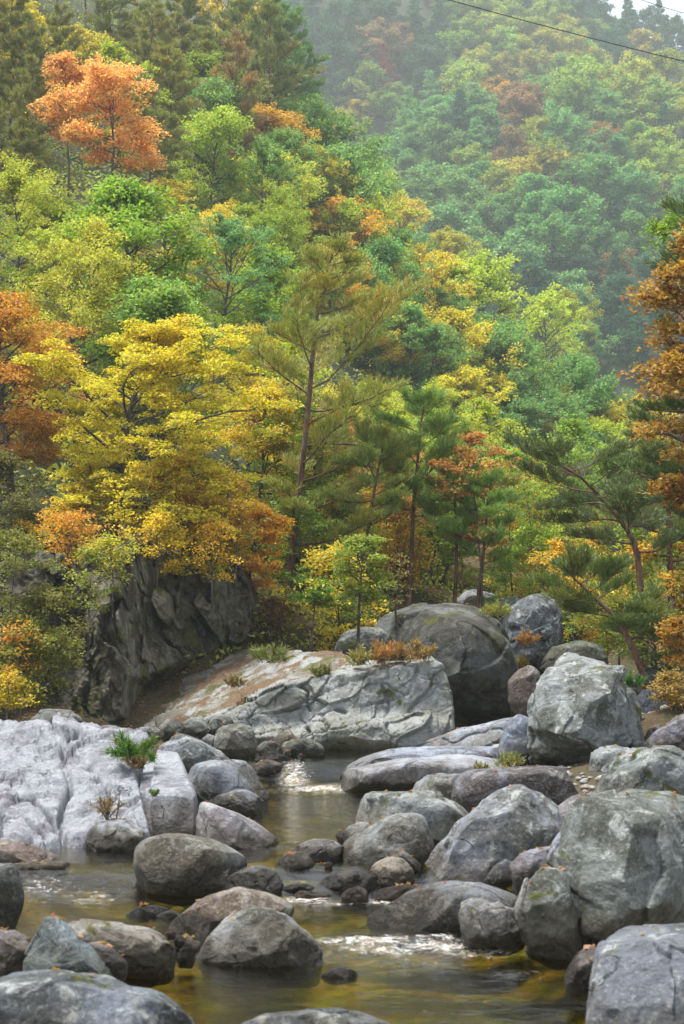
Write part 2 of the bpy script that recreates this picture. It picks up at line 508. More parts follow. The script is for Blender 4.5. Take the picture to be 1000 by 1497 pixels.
L_FOOT = [(-500, 900, 34), (-100, 870, 37), (0, 830, 38), (150, 800, 40), (300, 850, 44), (420, 868, 48), (600, 870, 58), (700, 872, 66), (800, 850, 85), (950, 800, 112), (1200, 760, 150)]
L_CREST = [(-500, -260, 120), (-100, -140, 132), (0, -80, 138), (200, 20, 145), (330, 95, 148), (400, 160, 150), (440, 215, 152), (500, 330, 155), (560, 400, 158), (640, 465, 162), (700, 515, 166), (780, 570, 173), (860, 605, 180), (920, 640, 186), (1000, 690, 194), (1200, 760, 215)]
S_FOOT = [(200, 680, 225), (600, 660, 230), (1000, 660, 228), (1400, 620, 222)]
S_CREST = [(200, 520, 330), (380, 390, 345), (480, 285, 355), (560, 225, 360), (640, 185, 362), (760, 140, 366), (880, 130, 368), (1000, 165, 366), (1150, 230, 360), (1400, 300, 350)]
B_FOOT = [(100, 440, 372), (500, 330, 380), (1000, 260, 384), (1400, 330, 384)]
B_CREST = [(100, -420, 470), (500, -260, 480), (700, -120, 486), (830, -30, 490), (870, 4, 492), (905, 36, 494), (1000, 78, 496), (1150, 140, 500), (1400, 260, 500)]
# ---------------------------------------------------------------- rocks
_ICO = {}
RK = 0.62


def ico(s):
    if s not in _ICO:
        bm = bmesh.new()
        bmesh.ops.create_icosphere(bm, subdivisions=s, radius=1)
        V = np.array([v.co[:] for v in bm.verts])
        Fc = np.array([[v.index for v in f.verts] for f in bm.faces])
        bm.free()
        _ICO[s] = (V, Fc)
    return _ICO[s]


def hull_planes(pts):
    bm = bmesh.new()
    for p in pts:
        bm.verts.new(p)
    bmesh.ops.convex_hull(bm, input=bm.verts)
    bm.normal_update()
    c = (pts.min(0) + pts.max(0)) / 2
    pl = []
    for f in bm.faces:
        n = np.array(f.normal)
        d = float(n @ (np.array(f.verts[0].co) - c))
        if d < 0:
            n, d = -n, -d
        if f.calc_area() > 1e-7:
            pl.append((f.calc_area(), n, max(d, 1e-3)))
    bm.free()
    pl.sort(key=lambda a: -a[0])
    keep = []
    for a, n, d in pl:
        if all(n @ m < 0.982 for m, _ in keep):
            keep.append((n, d))
    return np.array([k[0] for k in keep]), np.array([k[1] for k in keep]), c


def rock_mesh(out, base, Yf, dep=0.9, p=9, ridge=(), amp=0.05, seed=0, chips=0, ext=0.35, cracks=None, strata=None, tilt=0.0, fine=1.0, s=None, front=0.6, facet=.03, pts3=None):
    """A boulder whose outline seen from the water's edge is `out` (photo pixels); Yf is the distance of its foot."""
    out = np.array(out, float)
    x0, x1, yt = out[:, 0].min(), out[:, 0].max(), out[:, 1].min()
    w, h = (x1 - x0) * Yf / F, (base - yt) * Yf / F
    hd = 0.5 * dep * min(w, 2.0 * h)
    Yc = Yf + hd * 0.85
    cx, cy = (x0 + x1) / 2, (yt + base) / 2
    low = out[out[:, 1] > cy + 0.15 * (base - yt)].copy()
    low[:, 1] += ext * (base - yt)
    low[:, 0] = cx + (low[:, 0] - cx) * 0.92
    al = np.concatenate([out, low])
    pts = [P(a, b, Yc + tilt * (cy - b) / (base - yt) * h) for a, b in al]

    def scaled(k, dy, src):
        return [P(cx + (a - cx) * k, cy + (b - cy) * k, Yc + dy + tilt * (cy - b) / (base - yt) * h) for a, b in src]
    pts += scaled(0.62, hd, al) + scaled(0.9, hd * 0.6, al)
    if len(ridge):
        pts += [P(a, b, Yc - f * hd) for a, b, f in ridge]
        pts += [P(cx + (a - cx) * 0.85, b, Yc - 0.8 * hd) for a, b in low]
    else:
        pts += scaled(front, -hd, al) + scaled(0.5 + front * 0.66, -hd * 0.6, al)
    if pts3 is not None:
        pts = [P(*q) for q in pts3]
    pts = np.array(pts)
    N, D, c = hull_planes(pts)
    if s is None:
        a = w * h * (F / Yf) ** 2
        s = 7 if a > 5000 else (6 if a > 700 else 5)
    dirs, Fc = ico(s)
    half = (pts.max(0) - pts.min(0)) / 2
    dirs = dirs * half
    dirs = dirs / np.linalg.norm(dirs, axis=1)[:, None]
    acc = np.zeros(len(dirs))
    for n, d in zip(N, D):
        acc += np.maximum(0, dirs @ n / d) ** p
    V = dirs * (acc ** (-1.0 / p))[:, None]
    size = math.sqrt(max(w * h, 1e-4))
    rg = np.random.default_rng(seed + 11)
    for k in range(chips):
        n = rg.normal(size=3)
        n[2] = abs(n[2]) * 0.7
        n[1] = -abs(n[1])
        n /= np.linalg.norm(n)
        sup = (V @ n).max()
        d = sup * (rg.uniform(0.80, 0.93) if k < 4 else rg.uniform(.88, .97))
        e = np.maximum(0, V @ n - d)
        V = V - n * (e * 0.97)[:, None]
    so = np.array([seed * 3.7, seed * 1.3, seed * 7.1])
    q = V / size
    dn = V / np.linalg.norm(V, axis=1)[:, None]
    disp = fbm(q * 1.25 + so, 3, seed) * amp * 1.5
    disp += ridged(q * 2.6 + so, 4, seed + 5) * amp * 0.40
    disp += fbm(q * 8 + so, 4, seed + 9, 0.6) * amp * 0.20 * fine
    pit = np.maximum(0, fbm(q * 3.2 + so, 3, seed + 21) - 0.18)
    disp -= pit * amp * 1.6
    disp *= size
    if facet:
        wv = q * 2.1 + so + .22 * np.stack([fbm(q * 2.2 + so + k * 5.3, 3, seed + k) for k in range(3)], 1)
        f1, f2, cid, dl = voronoi(wv, seed + 41)
        hh = [_hash((cid * 99991).astype(np.int64), (cid * 7919 + k).astype(np.int64), (cid * 13).astype(np.int64), seed) - .5 for k in range(3)]
        disp += facet * size * ((cid - .5) * .55 + 1.5 * sum(dl[:, k] * hh[k] for k in range(3))) - facet * .10 * size * np.exp(-((f2 - f1) / .04) ** 2)
    if strata:
        (sx, sy, sz), fq, am = strata
        u = (V @ np.array([sx, sy, sz])) * fq + fbm(V * 0.9 + so, 3, seed + 3) * 0.9
        fr = u - np.floor(u)
        lay = _hash(np.floor(u).astype(np.int64), 0 * fr.astype(np.int64), 0 * fr.astype(np.int64), seed)
        edge = np.minimum(sstep(0, .14, fr), sstep(1, .9, fr))
        disp += am * (lay - 0.5) * 1.3 + am * 0.5 * (edge - 1)
    if cracks:
        for fq, wid, dp, an in cracks:
            wv = V * np.array(an) * fq + so + 0.35 * np.stack([fbm(V * fq * 1.5 + so + k * 9.1, 3, seed + k) for k in range(3)], 1)
            f1, f2, cid, _ = voronoi(wv, seed)
            disp -= dp * np.exp(-((f2 - f1) / wid) ** 2)
            disp += dp * 0.9 * (cid - 0.5)
    V = V + dn * disp[:, None]
    V = V + c
    # keep the seen outline's left, right and top where the photograph has them
    zb = P(cx, base, Yf)[2]
    for _ in range(2):
        pr = proj(V)
        vis = V[:, 2] > zb - 0.02 * size
        gx0, gx1, gt = pr[vis, 0].min(), pr[vis, 0].max(), pr[:, 1].min()
        k = (x1 - x0) / (gx1 - gx0)
        m = (gx0 + gx1) / 2
        V[:, 0] = (V[:, 0] - (m - 500) * Yc / F) * k + ((x0 + x1) / 2 - 500) * Yc / F
        kz = (base - yt) / max(base - gt, 1)
        V[:, 2] = zb + (V[:, 2] - zb) * np.where(V[:, 2] > zb, kz, 1)
    org = np.array([c[0], c[1] if pts3 is not None else Yc, zb])
    return V - org, Fc, org


def rock(label, out, base, z=None, Yf=None, mat='river', col=(0.34, 0.34, 0.34), name='boulder', cat='boulder', group=None, parent=None, **kw):
    out = np.array(out, float)
    cx = (out[:, 0].min() + out[:, 0].max()) / 2
    if Yf is None:
        Yf = (Gw(cx, base) if z is None else G(cx, base, z))[1]
    kw['p'] = kw.get('p', 9) + 4
    kw['chips'] = kw.get('chips', 0) * 2 + (5 if mat in ('lichen', 'mossy') else 3)
    kw.setdefault('facet', {'lichen': .05, 'mossy': .035, 'river': .022, 'pale': .03}.get(mat, .05))
    kw['amp'] = kw.get('amp', .05) * 1.15
    col = tuple(RK * c * k for c, k in zip(col, (.95, 1.0, 1.07)))
    V, Fc, org = rock_mesh(out, base, Yf, **kw)
    me = mesh(name, V, [Fc], [M[mat]], smooth=True)
    o = obj(name, me, org, parent, color=col)
    if parent is None:
        tag(o, label, cat, group)
    return o


BLUE = (0.31, 0.35, 0.38)
GREY = (0.34, 0.34, 0.33)
DARK = (0.17, 0.17, 0.165)
BROWN = (0.26, 0.21, 0.16)
PINK = (0.38, 0.34, 0.33)
PALE = (0.56, 0.57, 0.60)
OLIVE = (0.27, 0.27, 0.22)
TEAL = (0.26, 0.31, 0.31)
PURP = (0.27, 0.23, 0.25)
WARM = (0.42, 0.38, 0.32)


def plane(z0, Y0, m, mx=0.0):
    """gently rising rock surface: z = z0 + m (Y - Y0)"""
    def f(px, py):
        out = []
        for a, b in zip(px, py):
            d = ray(a, b)
            t = (z0 - m * Y0 - H) / (d[2] - m * d[1] - mx * d[0])
            out.append(np.array([0, 0, H]) + d * min(t, 34))
        return np.array(out)
    return f


def wall(Y0, foot, lean, turn):
    """steep face standing at distance Y0, leaning back, swinging away to the right"""
    def f(px, py):
        h = np.maximum(0, foot - py) * Y0 / F
        Y = Y0 - 1.8 * sstep(turn + 110, turn + 50, px) + lean * h + 1.2 * sstep(turn, 380, px) + .5 * np.sin(px / 47.0)
        return np.array([P(a, b, c) for a, b, c in zip(px, py, Y)])
    return f


LIP_X = [170, 250, 330, 420, 470, 520, 560, 640, 680]
LIP_Y = [1078, 1064, 1040, 1004, 988, 985, 975, 968, 966]


def ledge_base(px, py):
    lip = np.interp(px, LIP_X, LIP_Y)
    out = []
    for a, b, l in zip(px, py, lip):
        Yf = 29.1 + .5 * abs((a - 520) / 160.0) ** 1.5
        foot = 1094.0
        k = (foot - max(b, l)) * Yf / F
        Y = Yf + .30 * k + .45 * sstep(0.25, .5, (foot - b) / (foot - l + 1e-6))
        if b < l:
            q = P(a, l, Y)
            d = ray(a, b)
            m = .20
            t = (q[2] - m * q[1] - H) / (d[2] - m * d[1])
            out.append(np.array([0, 0, H]) + d * np.clip(t, q[1] / d[1], 37))
        else:
            out.append(P(a, b, Y))
    return np.array(out)


def norm_(v):
    return v / np.linalg.norm(v, axis=1, keepdims=True)


def poly_dist(px, py, poly):
    """signed distance in picture units to a closed outline, positive inside"""
    poly = np.array(poly, float)
    d = np.full(len(px), 1e9)
    ins = np.zeros(len(px), bool)
    for (x0, y0), (x1, y1) in zip(poly, np.roll(poly, -1, 0)):
        ex, ey = x1 - x0, y1 - y0
        t = np.clip(((px - x0) * ex + (py - y0) * ey) / (ex * ex + ey * ey), 0, 1)
        d = np.minimum(d, np.hypot(px - x0 - t * ex, py - y0 - t * ey))
        c = ((y0 > py) != (y1 > py))
        xi = x0 + (py - y0) / (y1 - y0 + 1e-12) * ex
        ins ^= c & (px < xi)
    return np.where(ins, d, -d)


def relief(name, label, cat, poly, basef, dirv, mat, col, seed, depth=1.5, rim=12, step=1.3, cells=(), rough=.1, shear=0.0, grooves=(), top=None):
    """a rock mass: a surface in space broken into tilted blocks along joints, its edges turned back into the ground"""
    pl = np.array(poly, float)
    xs = np.arange(pl[:, 0].min() - 5, pl[:, 0].max() + 6, step)
    ys = np.arange(pl[:, 1].min() - 5, pl[:, 1].max() + 6, step)
    X, Yp = np.meshgrid(xs, ys, indexing='ij')
    px, py = X.ravel(), Yp.ravel()
    B = basef(px, py)
    wob = 3.0 * fbm(B * 1.6 + seed, 4, seed)
    dist = poly_dist(px, py, poly) + wob - 1.5
    e = np.clip(dist / rim, 0, 1)
    disp = -depth * (1 - np.sqrt(1 - (1 - e) ** 2)) * np.where(dist > 0, 1, 1)
    Q = B.copy()
    Q[:, 0] += shear * 0
    Q[:, 2] += shear * B[:, 0]                # layering runs at a slant
    warp = .25 * np.stack([fbm(B * 1.1 + k * 7.7, 3, seed + k) for k in range(3)], 1)
    for i, (an, off, tilt, gw, gd) in enumerate(cells):
        f1, f2, cid, dl = voronoi(Q * np.array(an) + warp * (1 + i) + seed, seed + 31 * i)
        h1 = _hash((cid * 99991).astype(np.int64), (cid * 7919).astype(np.int64), (cid * 13).astype(np.int64), seed)
        h2 = _hash((cid * 7919).astype(np.int64), (cid * 99991).astype(np.int64), (cid * 17).astype(np.int64), seed + 1)
        disp += off * (cid - .5) + off * tilt * 2 * (dl[:, 0] * (h1 - .5) * 2 + dl[:, 2] * (h2 - .5) * 2)
        disp -= gd * np.exp(-((f2 - f1) / gw) ** 2)
    for g in grooves:
        pts, wd, dp = np.array(g[:-2], float), g[-2], g[-1]
        t = np.linspace(0, len(pts) - 1, 60)
        cv = np.stack([np.interp(t, np.arange(len(pts)), pts[:, k]) for k in (0, 1)], 1)
        cv[1:-1] = (cv[:-2] + cv[1:-1] + cv[2:]) / 3
        dmin = np.min(np.hypot(px[:, None] - cv[None, :, 0] + wob[:, None], py[:, None] - cv[None, :, 1]), 1)
        disp -= (dp if name == 'bedrock_slab' else .4 * dp) * np.exp(-(dmin / (.5 * wd)) ** 2) * np.clip(.55 + 1.6 * fbm(B * 1.3 + seed + 40, 3, seed + 8), 0, 1)
    if top:
        lipw = np.interp(px, LIP_X, LIP_Y)
        on = sstep(0, 22, lipw - py)
        edge = -depth * (1 - np.sqrt(1 - (1 - e) ** 2))
        disp = edge + (disp - edge) * (1 - .8 * on)
    disp += rough * fbm(B * .9 + seed, 3, seed + 5) * 1.2 + rough * .5 * ridged(B * 2.2 + seed, 5, seed + 6) + rough * .40 * fbm(B * 7 + seed, 5, seed + 7, .65)
    dv = np.array(dirv, float)
    dv /= np.linalg.norm(dv)
    dvv = np.repeat(dv[None], len(B), 0)
    if top:
        dvv = norm_(dvv * (1 - on)[:, None] + np.array([0, -.3, 1.0]) * on[:, None])
    V = B + dvv * disp[:, None]
    Fq = grid_faces(len(xs), len(ys))
    keep = (dist[Fq] > -1.5).all(1)
    Fq = Fq[keep]
    used, inv = np.unique(Fq, return_inverse=True)
    V, Fq = V[used], inv.reshape(Fq.shape)
    org = np.array([V[:, 0].mean(), V[:, 1].mean(), V[:, 2].min()])
    mats, midx = [mat], None
    if top:
        mats.append(top[0])
        lip = np.interp(px[used], LIP_X, LIP_Y)
        isl = (py[used] + 9 * fbm(V * 1.3, 3, seed + 77) * 1.5) < lip - 2
        midx = isl[Fq].all(1).astype(int)
    me = mesh(name, V - org, [Fq], mats, midx, smooth=True)
    me.shade_smooth() if hasattr(me, 'shade_smooth') else None
    o = obj(name, me, org, color=tuple(RK * c for c in col))
    return tag(o, label, cat)


def build_rocks():
    r = rock
    # --- front
    r('large dark blue-grey boulder filling the lower left corner', [(-60, 1450), (0, 1428), (50, 1419), (110, 1417), (160, 1422), (200, 1433), (235, 1453), (262, 1475), (285, 1500), (295, 1560), (-60, 1560)], 1560, Yf=10.3, col=(0.26, 0.28, 0.31), seed=1, p=8, amp=.06, mat='lichen')
    r('small pointed grey-green angular rock behind the large corner boulder', [(33, 1420), (36, 1385), (48, 1352), (62, 1339), (78, 1341), (100, 1356), (127, 1383), (150, 1410), (165, 1432), (100, 1440), (35, 1436)], 1436, Yf=12.4, col=TEAL, seed=2, p=16, chips=3, mat='lichen')
    r('pale pinkish rounded stone at the left edge beside the pointed grey rock', [(-30, 1356), (0, 1356), (25, 1361), (42, 1374), (46, 1420), (-30, 1426)], 1426, Yf=12.9, col=PINK, seed=3)
    r('small smooth pinkish boulder tucked between the pointed rock and the mossy rock', [(118, 1386), (130, 1377), (152, 1377), (172, 1388), (187, 1406), (186, 1420), (150, 1424), (118, 1418)], 1424, Yf=12.8, col=PINK, seed=4)
    r('long flat-topped boulder with a green moss patch by the pool', [(84, 1352), (100, 1344), (130, 1343), (165, 1343), (180, 1350), (200, 1347), (225, 1360), (252, 1378), (258, 1394), (254, 1414), (220, 1420), (150, 1410), (90, 1400)], 1418, Yf=13.4, col=WARM, seed=5, mat='mossy', dep=.7, p=10)
    r('dark round boulder cut off by the left edge above the front pool', [(-45, 1275), (-20, 1262), (0, 1261), (20, 1271), (33, 1290), (36, 1308), (28, 1330), (12, 1352), (-10, 1358), (-45, 1350)], 1357, Yf=14.9, col=(0.20, 0.22, 0.21), seed=6, p=6)
    r('big smooth olive-grey boulder with a rounded top beside the left rapids', [(195, 1255), (197, 1240), (207, 1228), (225, 1221), (255, 1218), (290, 1222), (320, 1232), (348, 1247), (362, 1263), (358, 1282), (320, 1294), (290, 1299), (235, 1297), (203, 1288)], 1299, z=.18, col=(0.36, 0.36, 0.31), seed=7, p=7, amp=.035, front=.7)
    r('low dark wet stone beside the big smooth olive boulder', [(311, 1299), (330, 1281), (350, 1270), (378, 1265), (400, 1271), (415, 1288), (411, 1306), (370, 1309), (330, 1305)], 1307, z=.14, col=DARK, seed=8, p=6)
    r('broad flat brown slab behind the domed boulder', [(247, 1357), (258, 1340), (290, 1318), (320, 1303), (350, 1296), (380, 1299), (405, 1311), (430, 1325), (420, 1348), (330, 1372), (290, 1376), (255, 1368)], 1374, z=.05, col=(0.42, 0.34, 0.27), seed=9, p=7, amp=.04)
    r('domed grey boulder with one dark moss spot standing in the pool', [(289, 1402), (298, 1382), (320, 1357), (345, 1337), (375, 1325), (402, 1327), (427, 1341), (450, 1359), (466, 1381), (473, 1399), (468, 1411), (400, 1415), (330, 1415), (295, 1411)], 1413, z=0, col=(0.38, 0.38, 0.35), seed=10, p=8, amp=.05, mat='mossy')
    r('grey boulder top cut off by the bottom edge of the photo', [(345, 1500), (390, 1482), (440, 1474), (490, 1473), (530, 1480), (570, 1493), (585, 1510), (590, 1545), (340, 1545)], 1545, Yf=10.6, col=(0.28, 0.30, 0.32), seed=11, p=6, mat='lichen')
    r('thin flat grey stone awash in the front pool', [(469, 1424), (482, 1416), (500, 1412), (516, 1417), (523, 1426), (505, 1430), (480, 1430)], 1429, z=0, col=GREY, seed=12, p=6, ext=.6)
    for i, (x, y, w, h, lab) in enumerate([(271, 1387, 34, 36, 'small brown stone wedged left of the domed boulder'), (262, 1374, 18, 14, 'tiny pale cobble above the wedged brown stone'), (287, 1382, 14, 14, 'tiny round cobble touching the domed boulder'), (250, 1366, 16, 10, 'tiny reddish cobble left of the flat brown slab')]):
        r(lab, [(x - w / 2, y), (x - w * .3, y - h * .4), (x, y - h / 2), (x + w * .35, y - h * .35), (x + w / 2, y + h * .1), (x + w * .3, y + h / 2), (x - w * .3, y + h / 2)], y + h / 2, z=.05, Yf=13.75 - .15 * i, col=[(.22, .15, .10), WARM, (.4, .33, .24), (.25, .13, .09)][i], seed=30 + i, p=6, name='cobble', cat='stone')
    r('low dark stone lying flat in the left pool', [(184, 1336), (200, 1326), (225, 1323), (246, 1327), (240, 1340), (200, 1341)], 1340, z=.07, col=DARK, seed=35, p=5, ext=.6)
    r('small pale stone beside the low dark one in the left pool', [(228, 1338), (240, 1330), (255, 1330), (264, 1337), (250, 1343), (232, 1343)], 1343, z=.07, col=GREY, seed=36, p=5, ext=.6)
    # --- left bank bedrock
    def part(out, base, Yf, nm='rock_bulge', par=None, loc=None, **kw):
        o = rock('', out, base, Yf=Yf, name=nm, parent=None, **kw)
        for k in ('category', 'group', 'label'):
            if k in o: del o[k]
        par_loc = par.location
        o.location = o.location - par_loc
        o.parent = par
        return o
    slab = [(-90, 1052), (-20, 1042), (60, 1043), (120, 1052), (180, 1063), (222, 1084), (232, 1100), (212, 1114), (205, 1130), (212, 1165), (222, 1200), (226, 1224), (205, 1236), (180, 1230), (150, 1236), (128, 1230), (96, 1232), (60, 1240), (20, 1238), (-90, 1240)]
    relief('bedrock_slab', 'large bleached white and purple-stained bedrock slab on the left bank', 'bedrock', slab, plane(0.42, 19.2, 0.165), (0, -.35, 1), M['pale'], (.46, .48, .52), 40, depth=.8, rim=10, step=1.3,
           cells=[((.5, .30, .5), .10, 1.5, .03, .05), ((1.3, .8, 1), .05, .8, .03, .03)], rough=.13, grooves=[((118, 1075), (92, 1110), (102, 1150), (84, 1200), (98, 1236), 8, .24), ((60, 1075), (110, 1110), (150, 1150), (170, 1190), 5, .10), ((0, 1150), (45, 1160), (80, 1195), (92, 1225), 6, .28), ((0, 1190), (30, 1188), (62, 1210), (70, 1238), 5, .18), ((120, 1060), (105, 1075), (95, 1090), (95, 1100), 6, .12)])
    r('pale pink water-worn flat rock at the left edge below the white slab', [(-60, 1245), (-20, 1226), (20, 1226), (60, 1240), (90, 1256), (60, 1266), (-20, 1270), (-60, 1268)], 1268, z=.2, col=(.5, .40, .34), seed=46, p=6, amp=.03, mat='pale')
    r('small cream stone in the shallow water left of the olive boulder', [(88, 1280), (110, 1271), (150, 1270), (185, 1277), (195, 1286), (150, 1292), (100, 1290)], 1290, z=.12, col=(.55, .47, .36), seed=47, p=6, ext=.7)
    r('flat cream shelf of rock awash at the left rapids', [(-10, 1272), (30, 1260), (80, 1258), (105, 1262), (85, 1275), (30, 1284), (-10, 1284)], 1283, z=.16, col=(.52, .45, .37), seed=48, p=6, ext=.7, amp=.05)
    r('rounded white boulder at the foot of the slab with dark moss underneath', [(124, 1228), (138, 1207), (158, 1196), (185, 1196), (203, 1207), (214, 1222), (206, 1241), (170, 1248), (130, 1246)], 1247, z=.26, col=(.5, .52, .54), seed=49, p=8, mat='mossy', chips=1)
    fb = empty('fractured_block', (-2.1, 20.6, .3), 'squared white-topped block split by a dark crack below the pine tuft', 'bedrock')
    fk = dict(mat='pale', p=30, amp=.022, facet=.01, s=7)
    part([(220, 1120), (226, 1096), (262, 1106), (278, 1138), (290, 1166), (288, 1219), (221, 1219), (219, 1168)], 1219, 20.0, 'right_block', fb, seed=50, col=(.50, .50, .50), pts3=[(221, 1221, 20), (286, 1221, 20), (219, 1168, 20.1), (288, 1166, 20.15), (226, 1096, 22.8), (262, 1106, 22.6), (279, 1140, 21.4), (240, 1190, 23), (292, 1190, 22.4)], **fk)
    part([(202, 1150), (207, 1113), (236, 1108), (235, 1168), (235, 1219), (204, 1219)], 1219, 20.05, 'left_block', fb, seed=51, col=(.48, .48, .49), pts3=[(205, 1221, 20.1), (236, 1221, 20.08), (203, 1170, 20.25), (236, 1169, 20.2), (207, 1113, 22.4), (242, 1106, 22.6), (210, 1190, 22.6), (230, 1190, 22.6)], **fk)
    r('flat pale pink tongue of rock sloping into the calm pool', [(286, 1198), (295, 1172), (318, 1178), (345, 1190), (375, 1204), (407, 1230), (395, 1240), (340, 1240), (295, 1236)], 1240, z=.28, col=(.58, .54, .52), seed=52, p=8, amp=.03, mat='pale', dep=1.2)
    r('long pale rounded boulder behind the fractured block', [(228, 1100), (240, 1080), (258, 1072), (280, 1078), (305, 1092), (330, 1106), (345, 1122), (340, 1150), (280, 1160), (240, 1140)], 1150, z=.5, col=(.42, .44, .46), seed=53, p=8, amp=.03, mat='lichen')
    r('boulder with a flat dark grey broken face beside the calm pool', [(270, 1130), (288, 1117), (318, 1116), (345, 1110), (370, 1120), (386, 1150), (395, 1172), (386, 1186), (330, 1180), (300, 1168), (276, 1160)], 1184, z=.32, col=(.36, .38, .40), seed=54, p=14, amp=.03, ridge=[(285, 1126, .9), (325, 1120, .9), (345, 1145, 1), (340, 1168, 1), (295, 1165, 1)])
    r('small smooth blue-grey boulder with a pale top at the pool edge', [(302, 1172), (322, 1160), (345, 1153), (368, 1158), (386, 1172), (382, 1188), (345, 1194), (312, 1188)], 1192, z=.28, col=(.32, .34, .37), seed=55, p=6)
    r('squat lichen-topped boulder with a dark undercut side', [(312, 1078), (328, 1063), (350, 1057), (366, 1064), (377, 1086), (371, 1102), (342, 1107), (320, 1098)], 1105, z=.58, col=(.36, .36, .31), seed=56, p=9, mat='mossy', chips=1)
    r('pale round boulder left of the lichen-topped boulder', [(272, 1085), (285, 1073), (305, 1072), (322, 1082), (326, 1100), (300, 1108), (276, 1104)], 1106, z=.6, Yf=28.3, col=(.42, .44, .45), seed=57, p=7)
    r('dark brown wet stone at the left end of the small cascade', [(366, 1124), (380, 1113), (400, 1110), (413, 1118), (409, 1133), (382, 1137), (368, 1133)], 1136, z=.32, col=(.16, .11, .07), seed=58, p=7)
    r('flat dark stone above the brown wet stone', [(372, 1110), (388, 1101), (412, 1102), (426, 1110), (410, 1117), (380, 1117)], 1117, z=.5, col=(.17, .15, .14), seed=59, p=6)
    r('grey stone leaning against the lichen-topped boulder', [(374, 1096), (384, 1084), (402, 1083), (413, 1094), (410, 1106), (384, 1108)], 1108, z=.6, col=(.30, .31, .30), seed=60, p=8)
    r('long greenish stone at the head of the cascade', [(408, 1094), (425, 1082), (450, 1079), (470, 1088), (476, 1100), (450, 1106), (415, 1104)], 1103, z=.6, col=(.30, .34, .30), seed=61, p=7, mat='lichen')
    r('pale slanting stone between the ledge and the cascade', [(396, 1090), (410, 1068), (424, 1066), (436, 1082), (444, 1098), (425, 1102), (400, 1102)], 1101, z=.62, Yf=29.2, col=(.42, .41, .38), seed=62, p=9)
    # row of stones on top of the left bank behind the slab
    for i, (o_, b, z, c, lab) in enumerate([
        ([(45, 1050), (62, 1038), (90, 1036), (112, 1042), (122, 1056), (110, 1066), (60, 1064)], 1064, 1.3, (.40, .43, .42), 'smooth grey-green boulder at the foot of the mossy cliff'),
        ([(136, 1066), (150, 1060), (175, 1061), (188, 1070), (170, 1080), (140, 1078)], 1078, 1.2, (.42, .43, .46), 'low pale stone behind the pine tuft, left one'),
        ([(194, 1068), (205, 1062), (228, 1064), (240, 1072), (225, 1082), (200, 1080)], 1081, 1.1, (.36, .38, .38), 'low grey stone right of the pine tuft'),
        ([(232, 1062), (246, 1050), (262, 1050), (270, 1062), (262, 1076), (238, 1076)], 1076, 1.0, (.38, .40, .37), 'angular grey stone at the foot of the leafy apron'),
        ([(300, 1062), (312, 1046), (330, 1044), (342, 1056), (338, 1068), (308, 1070)], 1068, .95, (.34, .36, .34), 'rough grey stone on the apron above the lichen-topped boulder'),
        ([(262, 1060), (280, 1048), (300, 1052), (308, 1066), (290, 1076), (268, 1074)], 1076, .95, (.38, .40, .36), 'pale green-tinged stone beside the angular grey stone')]):
        r(lab, o_, b, z=z, col=c, seed=65 + i, p=9, chips=1, mat='lichen', name='stone', cat='stone')

    # --- centre river stones
    ck = dict(p=7)
    r('smooth brownish boulder at the near end of the calm pool', [(416, 1252), (435, 1235), (460, 1226), (485, 1227), (500, 1236), (510, 1250), (500, 1264), (450, 1270), (420, 1265)], 1268, z=.2, col=(.32, .31, .31), seed=71, **ck)
    r('small mottled grey boulder in front of the smooth brownish one', [(401, 1269), (415, 1252), (432, 1245), (448, 1248), (461, 1262), (456, 1275), (425, 1280), (405, 1276)], 1279, z=.18, col=(.36, .34, .33), seed=72, **ck)
    r('large slanted grey boulder with a square right corner mid-stream', [(488, 1264), (503, 1240), (535, 1214), (570, 1196), (600, 1188), (618, 1190), (630, 1210), (636, 1236), (632, 1258), (600, 1274), (540, 1277), (500, 1273)], 1275, z=.18, col=(.36, .37, .35), seed=73, p=11, chips=1)
    r('small round pale stone peeping out behind the large slanted boulder', [(502, 1224), (510, 1208), (528, 1201), (549, 1207), (552, 1230), (525, 1240), (505, 1236)], 1240, z=.28, col=(.42, .43, .40), seed=74, **ck)
    r('broad pale-topped boulder at the right of the calm pool', [(517, 1197), (521, 1170), (545, 1157), (580, 1155), (620, 1156), (655, 1162), (682, 1178), (692, 1200), (692, 1232), (640, 1250), (560, 1235), (522, 1212)], 1240, z=.3, col=(.42, .42, .38), seed=75, p=10, mat='lichen', chips=1)
    r('dark striped wet rock lying low in the mid-stream rapids', [(460, 1297), (475, 1280), (500, 1272), (530, 1272), (555, 1282), (571, 1295), (560, 1304), (490, 1305)], 1304, z=.1, col=(.15, .14, .12), seed=76, p=7, amp=.07)
    r('cream and brown angular stone right of the dark striped rock', [(540, 1274), (550, 1260), (575, 1252), (592, 1258), (605, 1280), (607, 1296), (575, 1300), (550, 1292)], 1299, z=.12, col=(.46, .41, .33), seed=77, p=10, chips=2)
    r('pale round stone behind the cream and brown stone', [(570, 1252), (580, 1240), (598, 1246), (616, 1265), (612, 1278), (585, 1272)], 1278, z=.15, Yf=17.6, col=(.42, .42, .42), seed=78, **ck)
    r('small rusty brown stone in the middle of the rapids', [(498, 1310), (508, 1298), (524, 1295), (536, 1304), (539, 1316), (510, 1319)], 1318, z=.08, col=(.20, .13, .07), seed=79, p=10, name='stone', cat='stone')
    r('flat tan stone left of the small rusty stone', [(430, 1308), (440, 1302), (475, 1303), (486, 1310), (470, 1316), (436, 1315)], 1315, z=.08, col=(.38, .30, .23), seed=80, p=8, name='stone', cat='stone', ext=.7)
    r('long flat dark stone right of the small rusty stone', [(543, 1310), (565, 1298), (600, 1292), (616, 1296), (612, 1310), (575, 1314)], 1313, z=.1, col=(.20, .14, .10), seed=81, p=8, name='stone', cat='stone')
